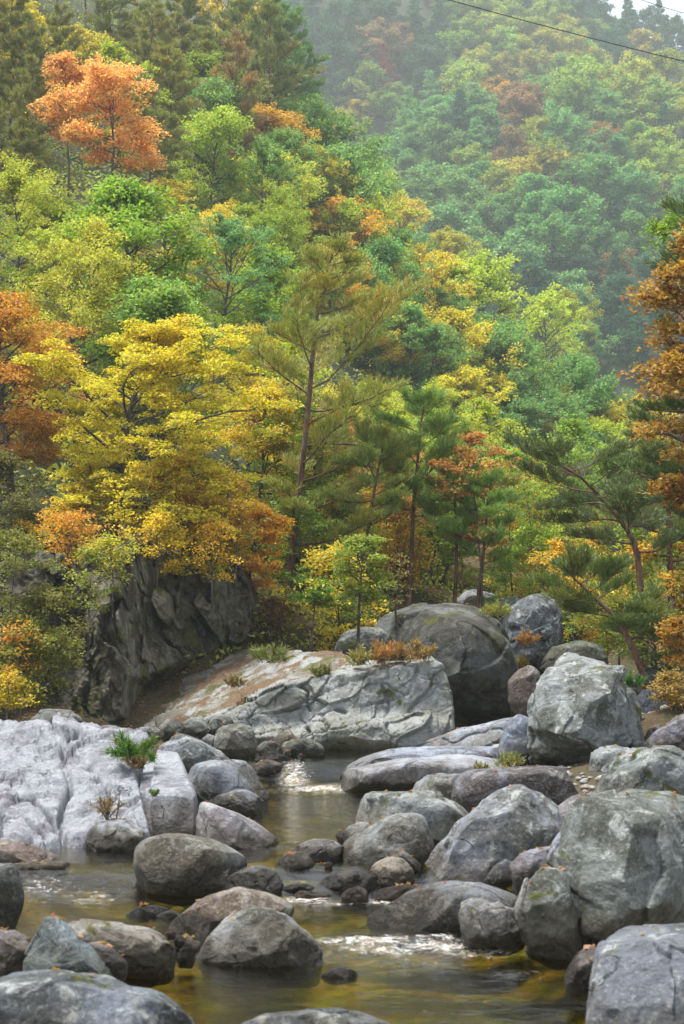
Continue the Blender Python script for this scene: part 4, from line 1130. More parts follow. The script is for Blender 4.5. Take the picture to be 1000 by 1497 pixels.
# the colours the hillside has in the photograph: (px, py, colour, kind)   b = broadleaf, p = pine
CMAP = [(40, 40, 'Y', 'b'), (30, 120, 'PN', 'p'), (110, 70, 'GY', 'b'), (160, 110, 'LG', 'b'), (200, 190, 'PN', 'p'), (110, 20, 'PN', 'p'), (200, 30, 'PN', 'p'), (260, 20, 'PN', 'p'), (320, 60, 'GY', 'b'), (290, 100, 'LG', 'b'),
        (350, 30, 'PN', 'p'), (380, 70, 'T', 'p'), (250, 90, 'PN', 'p'), (330, 90, 'PN', 'p'), (60, 160, 'LG', 'b'), (20, 200, 'PN', 'p'), (110, 150, 'PN', 'p'), (270, 120, 'LG', 'b'), (300, 150, 'G', 'b'), (360, 110, 'PN', 'p'), (440, 150, 'T', 'p'), (460, 180, 'T', 'p'), (400, 130, 'PN', 'p'), (380, 190, 'O', 'b'), (370, 160, 'PB', 'p'),
        (240, 180, 'PN', 'p'), (280, 210, 'PN', 'p'), (215, 150, 'PN', 'p'), (340, 220, 'LG', 'b'), (310, 180, 'T', 'b'), (380, 250, 'LG', 'b'), (420, 230, 'T', 'b'), (460, 240, 'T', 'b'), (490, 280, 'T', 'b'), (540, 240, 'PB', 'p'), (520, 215, 'PB', 'p'), (560, 300, 'PB', 'p'), (620, 300, 'PB', 'p'), (400, 290, 'T', 'b'),
        (40, 230, 'G', 'b'), (80, 270, 'LG', 'b'), (120, 250, 'LG', 'b'), (160, 290, 'G', 'b'), (60, 330, 'G', 'b'), (-10, 300, 'GY', 'b'), (30, 370, 'G', 'b'), (50, 280, 'PN', 'p'), (20, 250, 'G', 'b'), (80, 220, 'LG', 'b'), (40, 320, 'LG', 'b'), (110, 330, 'G', 'b'), (150, 210, 'LG', 'b'), (100, 190, 'G', 'b'),
        (230, 290, 'LG', 'b'), (250, 330, 'GY', 'b'), (230, 270, 'O', 'b'), (280, 300, 'G', 'b'), (270, 280, 'PN', 'p'), (330, 280, 'LG', 'b'), (350, 340, 'GY', 'b'), (420, 350, 'LG', 'b'), (380, 320, 'PN', 'p'), (450, 330, 'GY', 'b'), (470, 370, 'O', 'b'), (500, 320, 'T', 'b'), (530, 330, 'T', 'b'), (560, 360, 'LG', 'b'), (600, 350, 'GY', 'b'), (640, 360, 'GY', 'b'), (620, 380, 'GY', 'b'), (680, 400, 'GY', 'b'), (710, 400, 'T', 'p'),
        (350, 390, 'G', 'b'), (380, 370, 'G', 'b'), (330, 430, 'T', 'b'), (400, 420, 'G', 'b'), (310, 480, 'LG', 'b'), (350, 470, 'Y', 'b'), (420, 470, 'GY', 'b'), (390, 520, 'G', 'b'),
        (560, 430, 'T', 'b'), (600, 420, 'Y', 'b'), (610, 400, 'Y', 'b'), (590, 460, 'Y', 'b'), (630, 470, 'T', 'b'), (660, 440, 'LG', 'b'), (700, 450, 'LG', 'b'), (650, 510, 'T', 'b'), (720, 480, 'LG', 'b'), (760, 460, 'LG', 'b'), (800, 480, 'LG', 'b'), (840, 500, 'LG', 'b'), (880, 490, 'GY', 'b'), (860, 540, 'LG', 'b'),
        (560, 520, 'LG', 'b'), (600, 540, 'T', 'b'), (650, 560, 'LG', 'b'), (680, 560, 'Y', 'b'), (690, 590, 'Y', 'b'), (720, 540, 'T', 'b'), (770, 560, 'T', 'b'), (800, 560, 'LG', 'b'), (740, 600, 'T', 'b'), (700, 620, 'O', 'b'), (760, 640, 'T', 'b'), (820, 620, 'T', 'b'), (880, 600, 'T', 'b'), (890, 620, 'Y', 'b'), (850, 670, 'T', 'b'), (660, 620, 'LG', 'b'), (740, 690, 'Y', 'b'), (720, 740, 'Y', 'b'), (780, 700, 'G', 'b'), (820, 720, 'PN', 'p'), (900, 700, 'LG', 'b'),
        (440, 650, 'Y', 'b'), (480, 700, 'G', 'b'), (530, 640, 'LG', 'b'), (560, 700, 'G', 'b'), (620, 700, 'G', 'b'), (400, 600, 'GY', 'b'), (350, 580, 'Y', 'b'), (340, 650, 'GY', 'b'), (250, 560, 'Y', 'b'), (150, 560, 'Y', 'b'), (60, 500, 'R', 'b'), (40, 580, 'R', 'b'), (20, 420, 'G', 'b'), (120, 470, 'GY', 'b'), (90, 410, 'LG', 'b'), (200, 500, 'Y', 'b'), (260, 500, 'G', 'b'), (180, 450, 'T', 'b'), (240, 430, 'T', 'b'), (190, 380, 'G', 'b'), (150, 400, 'LG', 'b'), (30, 650, 'DG', 'b'), (100, 650, 'GY', 'b')]
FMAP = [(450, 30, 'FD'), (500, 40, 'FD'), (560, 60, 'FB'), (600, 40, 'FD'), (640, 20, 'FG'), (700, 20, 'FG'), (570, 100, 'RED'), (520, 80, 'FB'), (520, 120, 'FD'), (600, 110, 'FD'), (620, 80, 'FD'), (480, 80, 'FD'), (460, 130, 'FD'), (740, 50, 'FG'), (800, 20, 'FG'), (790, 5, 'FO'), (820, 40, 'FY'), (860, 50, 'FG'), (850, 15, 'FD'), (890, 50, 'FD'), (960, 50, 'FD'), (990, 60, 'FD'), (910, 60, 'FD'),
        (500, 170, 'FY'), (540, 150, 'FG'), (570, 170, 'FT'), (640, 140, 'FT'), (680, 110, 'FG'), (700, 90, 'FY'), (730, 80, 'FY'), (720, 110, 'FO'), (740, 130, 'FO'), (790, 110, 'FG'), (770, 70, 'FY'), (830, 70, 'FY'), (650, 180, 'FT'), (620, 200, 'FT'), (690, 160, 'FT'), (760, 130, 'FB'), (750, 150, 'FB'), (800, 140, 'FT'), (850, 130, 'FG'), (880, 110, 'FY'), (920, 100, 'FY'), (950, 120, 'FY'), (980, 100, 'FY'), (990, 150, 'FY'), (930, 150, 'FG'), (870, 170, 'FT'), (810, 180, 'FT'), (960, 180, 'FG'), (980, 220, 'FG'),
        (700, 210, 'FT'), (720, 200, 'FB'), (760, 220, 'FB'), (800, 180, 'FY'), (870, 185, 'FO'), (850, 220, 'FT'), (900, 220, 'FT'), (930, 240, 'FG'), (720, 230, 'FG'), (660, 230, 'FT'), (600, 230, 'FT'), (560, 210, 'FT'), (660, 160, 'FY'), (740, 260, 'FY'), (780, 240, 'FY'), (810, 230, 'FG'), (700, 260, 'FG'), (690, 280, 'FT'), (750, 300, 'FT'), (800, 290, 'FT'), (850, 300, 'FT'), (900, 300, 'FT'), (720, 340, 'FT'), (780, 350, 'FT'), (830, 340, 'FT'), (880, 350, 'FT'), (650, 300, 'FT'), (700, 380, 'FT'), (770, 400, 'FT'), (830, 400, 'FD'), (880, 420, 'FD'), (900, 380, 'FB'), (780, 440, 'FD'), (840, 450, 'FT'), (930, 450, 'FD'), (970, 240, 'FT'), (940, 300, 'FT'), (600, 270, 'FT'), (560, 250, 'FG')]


def pick(cm, px, py, rg, jit):
    a = np.array([[c[0], c[1]] for c in cm], float)
    d = np.hypot(a[:, 0] - px, a[:, 1] - py) + rg.uniform(0, jit, len(a))
    return cm[int(d.argmin())]


class Cover:
    """which picture cells are already hidden by nearer trees (used only to leave out trees nobody sees)"""
    def __init__(self):
        self.g = np.zeros((150, 100), bool)

    def visible(self, px, py, rx, ry, need=0.12, fill=0.72):
        x0, x1, y0, y1 = px - rx, px + rx, py - ry, py + ry
        if x1 < 0 or x0 > 1000 or y1 < 0 or y0 > 1000:
            return False
        yy, xx = np.mgrid[0:150, 0:100]
        e = (((xx * 10 + 5 - px) / rx) ** 2 + ((yy * 10 + 5 - py) / ry) ** 2)
        m = e < 1
        if not m.any():
            return True
        free = (m & ~self.g).sum() / m.sum()
        self.g |= e < fill
        return free > need


def hill_point(S, s, t):
    a, b = s * (S.shape[0] - 1) * .9999, t * (S.shape[1] - 1) * .9999
    i, j = int(a), int(b)
    u, v = a - i, b - j
    return (S[i, j] * (1 - u) * (1 - v) + S[i + 1, j] * u * (1 - v) + S[i, j + 1] * (1 - u) * v + S[i + 1, j + 1] * u * v)


def scatter(S, gap, rg, tmin=0.02):
    """jittered rows over a hill sheet with about `gap` metres between trees"""
    out = []
    mid = S[:, S.shape[1] // 2]
    tl = np.linalg.norm(S[S.shape[0] // 2, -1] - S[S.shape[0] // 2, 0])
    nt_ = int(tl / gap)
    for j in range(nt_):
        t = tmin + (1 - tmin) * (j + .5) / nt_
        row = np.array([hill_point(S, q, t) for q in np.linspace(0, 1, 60)])
        L = np.cumsum(np.concatenate([[0], np.linalg.norm(np.diff(row, axis=0), axis=1)]))
        ns = max(2, int(L[-1] / gap))
        for i in range(ns):
            q = np.interp((i + .5 + rg.uniform(-.35, .35) + .5 * (j % 2)) / ns * L[-1], L, np.linspace(0, 1, 60))
            tt = min(.999, max(0, t + rg.uniform(-.35, .35) / nt_))
            out.append(hill_point(S, min(q, .999), tt))
    return out


def ordinals(items):
    """items: list of (object, base label, px). Labels that repeat get their place counted from the left."""
    W = ['first', 'second', 'third', 'fourth', 'fifth', 'sixth', 'seventh', 'eighth', 'ninth', 'tenth', 'eleventh', 'twelfth']
    by = {}
    for o, lab, px in items:
        by.setdefault(lab, []).append((px, o))
    for lab, l in by.items():
        l.sort(key=lambda a: a[0])
        for i, (px, o) in enumerate(l):
            o['label'] = lab if len(l) == 1 else f'{lab}, {W[i] if i < 12 else str(i + 1) + "th"} from left'


MARKS = [('the salmon-orange tree', 170, 125), ('the tall riverside pine', 490, 470), ("the cliff-top golden tree", 235, 620), ("the left-edge rusty oak", 55, 520), ("the valley notch", 450, 70), ("the ridge bend", 560, 300),
         ('the top left corner', 30, 40), ("the bare-limbed oak", 195, 310), ("the ridge's low end", 860, 520), ("the ridge-side gold tree", 690, 580), ('the small riverside pines', 640, 690), ("the right bank leaning pine", 880, 700)]
FMARKS = [('the skyline corner', 930, 50), ("the crimson tree", 570, 100), ('the overhead cable', 780, 70), ("the big mid-slope crown", 780, 330), ('the orange-brown patch', 740, 120), ("the far hill foot", 800, 440), ('the dark gully', 500, 60), ('the near ridge', 600, 270), ('the right edge pines', 940, 330)]


def where(px, py, marks):
    d = [math.hypot(px - m[1], (py - m[2]) * 1.0) for m in marks]
    n, mx, my = marks[int(np.argmin(d))]
    dx, dy = px - mx, py - my
    if min(d) < 28:
        return 'right beside ' + n
    if abs(dy) > abs(dx) * 1.6:
        return ('above ' if dy < 0 else 'below ') + n
    if abs(dx) > abs(dy) * 1.6:
        return ('left of ' if dx < 0 else 'right of ') + n
    return ('above-' if dy < 0 else 'below-') + ('left of ' if dx < 0 else 'right of ') + n


def trunk_from_px(pts, Y, dy=None):
    """trunk polyline read along a picture line, at its own distance; returns local points and the base"""
    q = [P(a, b, Y + (dy[i] if dy else 0)) for i, (a, b) in enumerate(pts)]
    q = np.array(q)
    # smooth
    t = np.linspace(0, 1, len(q))
    tt = np.linspace(0, 1, 12)
    s = np.stack([np.interp(tt, t, q[:, k]) for k in range(3)], 1)
    s[1:-1] = (s[:-2] + 2 * s[1:-1] + s[2:]) / 4
    return s - s[0], s[0]


def build_hills():
    global HILLS
    HILLS = [loft('left_hillside', L_FOOT, L_CREST, 3)[2], loft('far_hillside', S_FOOT, S_CREST, 7, amp=5)[2], loft('rear_hillside', B_FOOT, B_CREST, 9, amp=4)[2]]


def build_trees():
    rg = np.random.default_rng(2024)
    cover = Cover()
    near = [Proto('oak_tree', *broadleaf(10 + k, 9.0, 3.1 + .25 * k, cb=.22, nl=30 + 4 * (k % 2), nleaf=24000 - 9000 * (k % 2), leaf=.13, clump=.58 - .18 * (k % 2), flat=.5 - .12 * (k % 2)), 'leaf') for k in range(4)]
    mid = [Proto('hill_tree', *broadleaf(30 + k, 9.0, 3.3 + .2 * k, cb=.16, nl=30 + 4 * (k % 2), nleaf=14000 - 4500 * (k % 2), leaf=.20, clump=.70 - .2 * (k % 2), flat=.55 - .15 * (k % 2)), 'leaf') for k in range(4)]
    pines = [Proto('hill_pine', *pine(50 + k, 10.0, 3.2, cb=.25, nb=36, tufts=2600, need=.30, nn=8, width=.045, pad=.4, rise=.05), 'needle', 'pinebark') for k in range(3)]
    far = [FarProto('far_tree', *broadleaf(70 + k, 11.0, 4.6 + .3 * k, cb=.12, nl=22, nleaf=5200, leaf=.52, clump=1.15, flat=.6, sides=4), 'leaf_far') for k in range(4)]
    farp = [FarProto('far_conifer', *pine(80 + k, 13.0, 3.2, cb=.15, nb=34, tufts=1500, need=.7, nn=5, width=.16, pad=.8, rise=-.05, prof=lambda u: 1.05 - u), 'leaf_far') for k in range(2)]
    heroes(rg, cover)
    items, counts = [], 0
    # left hillside, nearest first
    pts = sorted(scatter(HILLS[0], 3.25, rg, .03), key=lambda p: p[1])
    for p in pts:
        sc_ = rg.uniform(.46, .78) * (.82 if p[1] < 70 else 1 + .45 * sstep(85, 125, p[1]))
        q = proj(p + np.array([0, 0, 5.6 * sc_]))[0]
        k = F / p[1]
        if q[0] < -60 or q[0] > 1050:
            continue
        code = pick(CMAP, q[0], q[1], rg, 34)
        isp = code[3] == 'p'
        if not cover.visible(q[0], q[1], (2.6 if isp else 2.9) * sc_ * k, 3.6 * sc_ * k, .26 if p[1] < 95 else .13):
            continue
        pr = pines[int(rg.integers(3))] if isp else (near if p[1] < 78 else mid)[int(rg.integers(4))]
        c = np.array(C_[code[2]]) * rg.uniform(.82, 1.2) * np.array([rg.uniform(.9, 1.12), 1, rg.uniform(.85, 1.2)])
        sv = (sc_ * rg.uniform(.9, 1.15), sc_ * rg.uniform(.9, 1.15), sc_ * rg.uniform(.8, 1.3))
        o = pr.place('pine_tree' if isp else 'broadleaf_tree', 'x', 'tree', p - np.array([0, 0, .3]), sv, rg.uniform(0, 6.28), c, 'pines on the left hillside' if isp else 'broadleaf trees on the left hillside')
        items.append((o, f"{CNAME[code[2]]} {'pine' if isp else 'broadleaf tree'} {where(q[0], q[1], MARKS)}", q[0]))
    n1 = len(items)
    for hi, S, gap in ((1, HILLS[1], 8.2), (2, HILLS[2], 7.2)):
        for p in sorted(scatter(S, gap, rg), key=lambda p: p[1]):
            sc_ = rg.uniform(.75, 1.25)
            q = proj(p + np.array([0, 0, 7.0 * sc_]))[0]
            k = F / p[1]
            if q[0] < -40 or q[0] > 1040 or q[1] < -60:
                continue
            if not cover.visible(q[0], q[1], 4.2 * sc_ * k, 5.2 * sc_ * k, .23, .6):
                continue
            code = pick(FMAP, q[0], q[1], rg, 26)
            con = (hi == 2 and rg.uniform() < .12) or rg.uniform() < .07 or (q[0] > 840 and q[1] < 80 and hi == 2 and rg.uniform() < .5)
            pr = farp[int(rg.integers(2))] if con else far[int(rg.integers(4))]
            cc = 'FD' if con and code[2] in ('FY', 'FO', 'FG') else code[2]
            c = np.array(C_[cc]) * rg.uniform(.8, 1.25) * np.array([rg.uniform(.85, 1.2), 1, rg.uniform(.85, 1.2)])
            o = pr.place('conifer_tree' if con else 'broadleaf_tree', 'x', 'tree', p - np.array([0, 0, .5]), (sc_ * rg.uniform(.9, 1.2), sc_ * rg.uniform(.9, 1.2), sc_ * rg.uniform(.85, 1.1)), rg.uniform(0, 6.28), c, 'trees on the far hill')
            items.append((o, f"{'distant hazy' if hi == 1 else 'most distant'} {CNAME[cc]} {'conifer' if con else 'tree'} {where(q[0], q[1], FMARKS)}", q[0]))
    ordinals(items)
    bank(near, rg)
    print('TREES left', n1, 'far', len(items) - n1)
    ground_cover(rg)


def bank(near, rg):
    """the right bank goes on beyond the picture's edge: trees, shrubs and boulders there too"""
    for i in range(9):
        Y = float(rg.uniform(36, 70))
        X = float((rg.uniform(1090, 1500) - 500) * Y / F)
        z = float(zground(np.array([X]), np.array([Y]))[0])
        near[i % 4].place('broadleaf_tree', 'leafy tree on the right bank beyond the right edge pines', 'tree', (X, Y, z - .3), rg.uniform(.7, 1.0), rg.uniform(0, 6), C_[['G', 'GY', 'LG'][i % 3]], 'trees on the right bank')
    for i in range(12):
        Y = float(rg.uniform(15, 34))
        X = float((rg.uniform(1090, 1500) - 500) * Y / F)
        z = float(zground(np.array([X]), np.array([Y]))[0])
        V = rock_mesh([(-50, 20), (-45, -20), (-10, -50), (30, -42), (52, 0), (48, 30)], 30, 20, seed=300 + i, p=11, chips=5, amp=.06, facet=.05, s=6)
        w = rg.uniform(.7, 1.9)
        VV = V[0] - V[0].mean(0)
        VV = VV / np.abs(VV).max() * w * np.array([.62, .62, .55])
        o = obj('boulder', mesh('boulder', VV, [V[1]], [M['lichen']], smooth=True), (X, Y, z + w * .15), rotz=rg.uniform(0, 6), color=(.19, .19, .18))
        tag(o, 'grey boulder on the right bank beyond the big boulders', 'boulder', 'boulders on the right bank')


def on_ground(px, py, Y):
    q = P(px, py, Y)
    return q


def heroes(rg, cover):
    def cov(px, py, rx, ry, fill=.45):
        cover.visible(px, py, rx, ry, 0, fill)
    # ---- pines of the near bank
    def px_pine(label, trunk, Y, seed, Rpx, cb, nb, tufts, color, **kw):
        kw['need'] = kw['need'] * .78
        tufts = int(tufts * 1.5)
        tr, base = trunk_from_px(trunk, Y)
        tr = np.concatenate([[tr[0] - np.array([0, 0, .9])], tr])
        Ht = tr[-1, 2]
        p = Proto('riverside_pine', *pine(seed, Ht, Rpx * Y / F, cb=cb, nb=nb, tufts=tufts, trunk=tr, **kw), 'needle', 'pinebark')
        p.place('pine_tree', label, 'pine tree', base, 1, 0, color, 'pines along the river')
    px_pine('tall slender pine with a curved bare lower trunk and long branches reaching right', [(416, 895), (426, 820), (434, 740), (446, 650), (454, 560), (458, 500), (464, 445), (474, 400), (486, 372)], 39, 301, 165, .22, 32, 7600, (.31, .34, .05), need=.22, nn=8, width=.017, rise=.16, bias=(.45, 0), pad=.35, trunk_r=.105, gap=.12,
            prof=lambda u: min(1, .55 + 1.2 * u) if u < .35 else 1 - .85 * ((u - .35) / .65) ** 1.1)
    cov(500, 540, 95, 160, .3)
    px_pine('pine with a right-leaning trunk just right of the tall pine', [(524, 900), (530, 830), (540, 760), (552, 690), (562, 640)], 38.5, 302, 95, .5, 16, 2400, (.24, .32, .05), need=.22, nn=8, width=.016, rise=.12, pad=.22, trunk_r=.07)
    px_pine('straight-trunked pine behind the cave boulder', [(598, 880), (602, 800), (604, 740), (610, 680), (616, 610), (622, 590)], 39.5, 303, 95, .4, 20, 3000, (.20, .33, .055), need=.22, nn=8, width=.016, rise=.08, pad=.22, trunk_r=.07)
    px_pine('low spreading pine on a thin trunk above the pale rounded rock', [(697, 893), (702, 850), (708, 800), (712, 740), (718, 700)], 38.5, 304, 85, .42, 17, 2200, (.20, .34, .055), need=.2, nn=8, width=.016, rise=.1, pad=.25, trunk_r=.06)
    px_pine('thin-trunked pine left of the low spreading pine', [(664, 884), (667, 840), (668, 780), (664, 720), (660, 680)], 39.2, 305, 80, .45, 16, 2000, (.22, .34, .055), need=.2, nn=8, width=.016, rise=.1, pad=.25, trunk_r=.06)
    cov(610, 720, 110, 70, .3)
    # right bank
    px_pine('dark crooked pine leaning left over the gully on the right bank', [(942, 925), (936, 860), (933, 800), (912, 765), (880, 730), (850, 695), (812, 676)], 33, 306, 95, .38, 16, 1700, (.10, .14, .03), need=.2, nn=8, width=.015, rise=.05, bias=(-.1, 0), pad=.22, trunk_r=.085,
            prof=lambda u: .8 + .3 * math.sin(u * 3.1))
    px_pine('young pine leaning left beside the huge block boulder', [(940, 985), (920, 935), (900, 900), (872, 878), (850, 855), (838, 845)], 30, 307, 75, .25, 16, 2000, (.13, .19, .03), need=.2, nn=9, width=.015, rise=.1, pad=.2, trunk_r=.07, prof=lambda u: .75 + .3 * math.sin(u * 3.1))
    px_pine('dark green pine rising along the right edge', [(1062, 960), (1056, 800), (1046, 640), (1036, 500), (1030, 400), (1028, 300)], 29, 308, 105, .25, 28, 4600, (.09, .15, .03), need=.2, nn=9, width=.015, rise=0, bias=(-.25, 0), pad=.25, trunk_r=.14, prof=lambda u: 1.1 - .55 * u)
    px_pine('broad dark pine behind the crooked pine', [(985, 930), (980, 850), (978, 780), (976, 700), (972, 650)], 37, 309, 100, .4, 18, 2000, (.13, .17, .035), need=.2, nn=9, width=.016, rise=.05, pad=.25, trunk_r=.11, prof=lambda u: 1 - .4 * u)
    cov(965, 560, 30, 130, .8)
    cov(900, 720, 90, 60, .3)

    def px_tree(label, base, Y, top, wpx, color, seed, name='broadleaf_tree', cat='tree', group=None, bark='bark', z=None, **kw):
        b = P(base[0], base[1], Y)
        Ht = (base[1] - top) * Y / F
        kw.setdefault('clump', .5)
        p = Proto(name, *broadleaf(seed, Ht, wpx * .5 * Y / F, **kw), 'leaf', bark)
        e = p.place(name, label, cat, b, 1, 0, color, group)
        cov(base[0] + kw.get('lean', (0, 0))[0] * F / Y * .6, base[1] - (base[1] - top) * .6, wpx * .42, (base[1] - top) * .34, .5)
        return e
    yk = dict(leaf=.075, tilt=.5)
    px_tree('golden yellow tree with layered sprays leaning out over the mossy cliff', (165, 800), 36.6, 478, 330, (.47, .42, .018), 401, nleaf=56000, nl=38, cb=.2, clump=.42, flat=.22, droop=.16, lean=(1.2, -1.2), bias=(.30, -.2), trunk_r=.13, **yk)
    px_tree('rusty orange oak crowding the left edge of the photo', (20, 790), 38.2, 405, 240, (.40, .20, .022), 402, nleaf=30000, nl=34, cb=.32, clump=.45, flat=.35, droop=.05, trunk_r=.15, **yk)
    px_tree('amber oak between the golden tree and the tall pine', (372, 870), 41, 535, 170, (.48, .36, .022), 403, nleaf=20000, nl=28, cb=.25, clump=.42, flat=.35, droop=.1, trunk_r=.09, **yk)
    px_tree('slim yellow tree directly behind the trunk of the tall pine', (420, 880), 49, 560, 140, (.44, .42, .03), 404, nleaf=17000, nl=26, cb=.25, clump=.45, flat=.3, trunk_r=.08, leaf=.1)
    px_tree('green oak with bare dark limbs showing in its crown', (188, 560), 46, 225, 190, (.20, .33, .04), 405, nleaf=15000, nl=26, cb=.25, clump=.6, flat=.5, trunk_r=.14, leaf=.14)
    px_tree('bright blue-green oak in front of the bare-limbed oak', (225, 640), 42, 400, 170, (.18, .31, .065), 406, nleaf=17000, nl=26, cb=.3, clump=.5, flat=.5, trunk_r=.11, leaf=.12)
    px_tree('leafy green tree above the tall pine to its left', (380, 620), 62, 345, 150, (.22, .34, .035), 407, nleaf=16000, nl=26, cb=.25, clump=.6, flat=.5, trunk_r=.11, leaf=.14)
    px_tree('dark shadowy tree in the thicket at the left edge below the rusty oak', (-5, 900), 36, 640, 160, (.13, .13, .035), 408, nleaf=14000, nl=24, cb=.2, clump=.4, flat=.4, trunk_r=.09, **yk)
    px_tree('salmon-orange tree standing out high on the hillside', (165, 330), 62, 75, 160, (.66, .36, .12), 409, nleaf=15000, nl=28, cb=.35, clump=.5, flat=.45, trunk_r=.09, leaf=.13)
    px_tree('smaller salmon tree touching the salmon-orange tree', (100, 300), 64, 58, 90, (.58, .31, .11), 410, nleaf=7000, nl=22, cb=.45, clump=.42, flat=.45, trunk_r=.07, leaf=.13)
    # riverside saplings
    px_tree('small yellow-green sapling on a thin dark trunk on the ledge', (524, 948), 33.5, 775, 95, (.20, .26, .03), 411, nleaf=4600, nl=20, cb=.42, clump=.3, flat=.25, trunk_r=.045, leaf=.075)
    px_tree('flat-topped green sapling left of the ledge sapling', (456, 930), 35, 850, 75, (.12, .24, .03), 412, nleaf=2600, nl=14, cb=.6, clump=.22, flat=.2, trunk_r=.03, leaf=.07, lean=(.25, 0))
    px_tree('nearly bare sapling rooted on the cave boulder', (580, 940), 33, 795, 50, (.2, .17, .05), 413, nleaf=260, nl=14, cb=.3, clump=.2, flat=.3, trunk_r=.035, leaf=.06)
    px_tree('multi-branched small tree with dark curved stems beside the straight pine', (628, 888), 43.5, 705, 130, (.2, .32, .05), 414, nleaf=6500, nl=18, cb=.35, clump=.4, flat=.25, trunk_r=.06, leaf=.085, lean=(.5, 0))
    px_tree('dark-stemmed green sapling leaning right behind the cave boulder', (640, 886), 44, 690, 150, (.17, .29, .045), 415, nleaf=7000, nl=18, cb=.4, clump=.4, flat=.22, trunk_r=.055, leaf=.085, lean=(1.4, 0))
    px_tree('crimson maple bush in the shade behind the straight pine', (585, 870), 50, 770, 110, (.30, .05, .035), 416, nleaf=5200, nl=18, cb=.2, clump=.35, flat=.3, trunk_r=.04, leaf=.09)
    px_tree('dark red bush at the foot of the tall pine', (432, 925), 42, 800, 90, (.26, .04, .03), 417, nleaf=4200, nl=18, cb=.15, clump=.3, flat=.3, trunk_r=.035, leaf=.08)
    px_tree('bright yellow bush right of the tall pine trunk', (450, 925), 40.5, 850, 80, (.46, .38, .02), 418, nleaf=3600, nl=16, cb=.15, clump=.28, flat=.35, trunk_r=.03, leaf=.075)
    px_tree('leafy green understorey tree between the two leaning pines', (490, 900), 47, 690, 120, (.24, .36, .04), 419, nleaf=9000, nl=22, cb=.2, clump=.4, flat=.3, trunk_r=.06, leaf=.095)
    px_tree('light green understorey tree behind the leaning pine', (548, 895), 50, 730, 130, (.27, .37, .04), 420, nleaf=9000, nl=22, cb=.2, clump=.45, flat=.3, trunk_r=.06, leaf=.1)
    px_tree('golden tree glowing behind the low spreading pine', (745, 880), 55, 640, 120, (.54, .42, .03), 421, nleaf=11000, nl=24, cb=.2, clump=.5, flat=.4, trunk_r=.07, leaf=.11)
    px_tree('green tree crown behind the thin-trunked pines', (690, 880), 60, 640, 150, (.19, .32, .06), 422, nleaf=12000, nl=24, cb=.2, clump=.5, flat=.45, trunk_r=.08, leaf=.12)
    px_tree('amber branches of a small oak hanging over the right of the cliff', (365, 890), 37, 730, 110, (.56, .31, .016), 423, nleaf=6500, nl=20, cb=.25, clump=.3, flat=.35, droop=.15, trunk_r=.05, leaf=.085)
    px_tree('yellow bush below the crooked pine on the right bank', (862, 925), 41, 790, 120, (.46, .30, .02), 424, nleaf=8500, nl=22, cb=.12, clump=.35, flat=.4, trunk_r=.04, leaf=.085)
    px_tree('golden bush at the right edge behind the young pine', (985, 930), 40, 760, 130, (.40, .27, .02), 425, nleaf=9000, nl=22, cb=.12, clump=.35, flat=.35, trunk_r=.04, leaf=.085)
    px_tree('bare pinkish-brown thicket between the yellow bush and the spreading pine', (790, 890), 47, 770, 110, (.20, .12, .07), 426, nleaf=2200, nl=30, cb=.1, clump=.35, flat=.5, trunk_r=.04, leaf=.07)
    px_tree('small orange bush at the right edge above the dark gully rock', (995, 985), 29, 905, 70, (.38, .21, .03), 427, nleaf=3000, nl=16, cb=.1, clump=.22, flat=.4, trunk_r=.025, leaf=.065)
    px_tree('rusty brown bush right of the dark blue gully boulder', (985, 1050), 27.5, 985, 70, (.27, .18, .04), 428, nleaf=2400, nl=16, cb=.1, clump=.2, flat=.4, trunk_r=.02, leaf=.06)
    px_tree('tall orange and red oak overlapping the right edge pine', (1034, 960), 28.2, 262, 190, (.31, .18, .028), 429, nleaf=17000, nl=40, cb=.3, clump=.36, flat=.4, droop=.05, trunk_r=.14, leaf=.095, bias=(-.2, 0))
    px_tree('bright green spray of leaves at the top of the right edge oak', (1010, 500), 31, 285, 110, (.13, .24, .025), 430, nleaf=2200, nl=12, cb=.55, clump=.3, flat=.4, trunk_r=.05, leaf=.09, bias=(-.4, 0))
    px_tree('green and yellow shrub above the huge block boulder', (905, 960), 33, 880, 120, (.27, .29, .04), 431, nleaf=4200, nl=18, cb=.1, clump=.3, flat=.35, trunk_r=.03, leaf=.07)
    px_tree('dark green shrub at the right edge under the pines', (960, 990), 31, 900, 110, (.13, .17, .035), 432, nleaf=4200, nl=18, cb=.1, clump=.3, flat=.35, trunk_r=.03, leaf=.07)
    # understorey copied from a few kinds
    kinds = [Proto('understorey_shrub', *broadleaf(610 + k, 2.2, .95, cb=.06, nl=20, nleaf=2600, leaf=.08, clump=.26, flat=.4, trunk_r=.02, sides=4), 'leaf') for k in range(3)]
    saps = [Proto('sapling', *broadleaf(620 + k, 5.2, 1.15, cb=.38, nl=18, nleaf=3400, leaf=.085, clump=.3, flat=.25, trunk_r=.035, sides=5), 'leaf') for k in range(3)]
    und = []
    umarks = [('the tall pine trunk', 420, 860), ('the cave boulder', 640, 870), ('the ledge sapling', 524, 880), ('the spreading pine', 697, 850), ('the crooked pine', 930, 820), ('the huge block boulder', 860, 960), ('the cliff', 330, 880)]
    pal = [('green', (.22, .34, .04)), ('yellow-green', (.33, .40, .04)), ('green', (.20, .32, .05)), ('russet', (.34, .16, .04)), ('olive', (.24, .25, .05)), ('green', (.17, .28, .05)), ('yellow', (.50, .42, .03)), ('amber', (.54, .36, .03))]
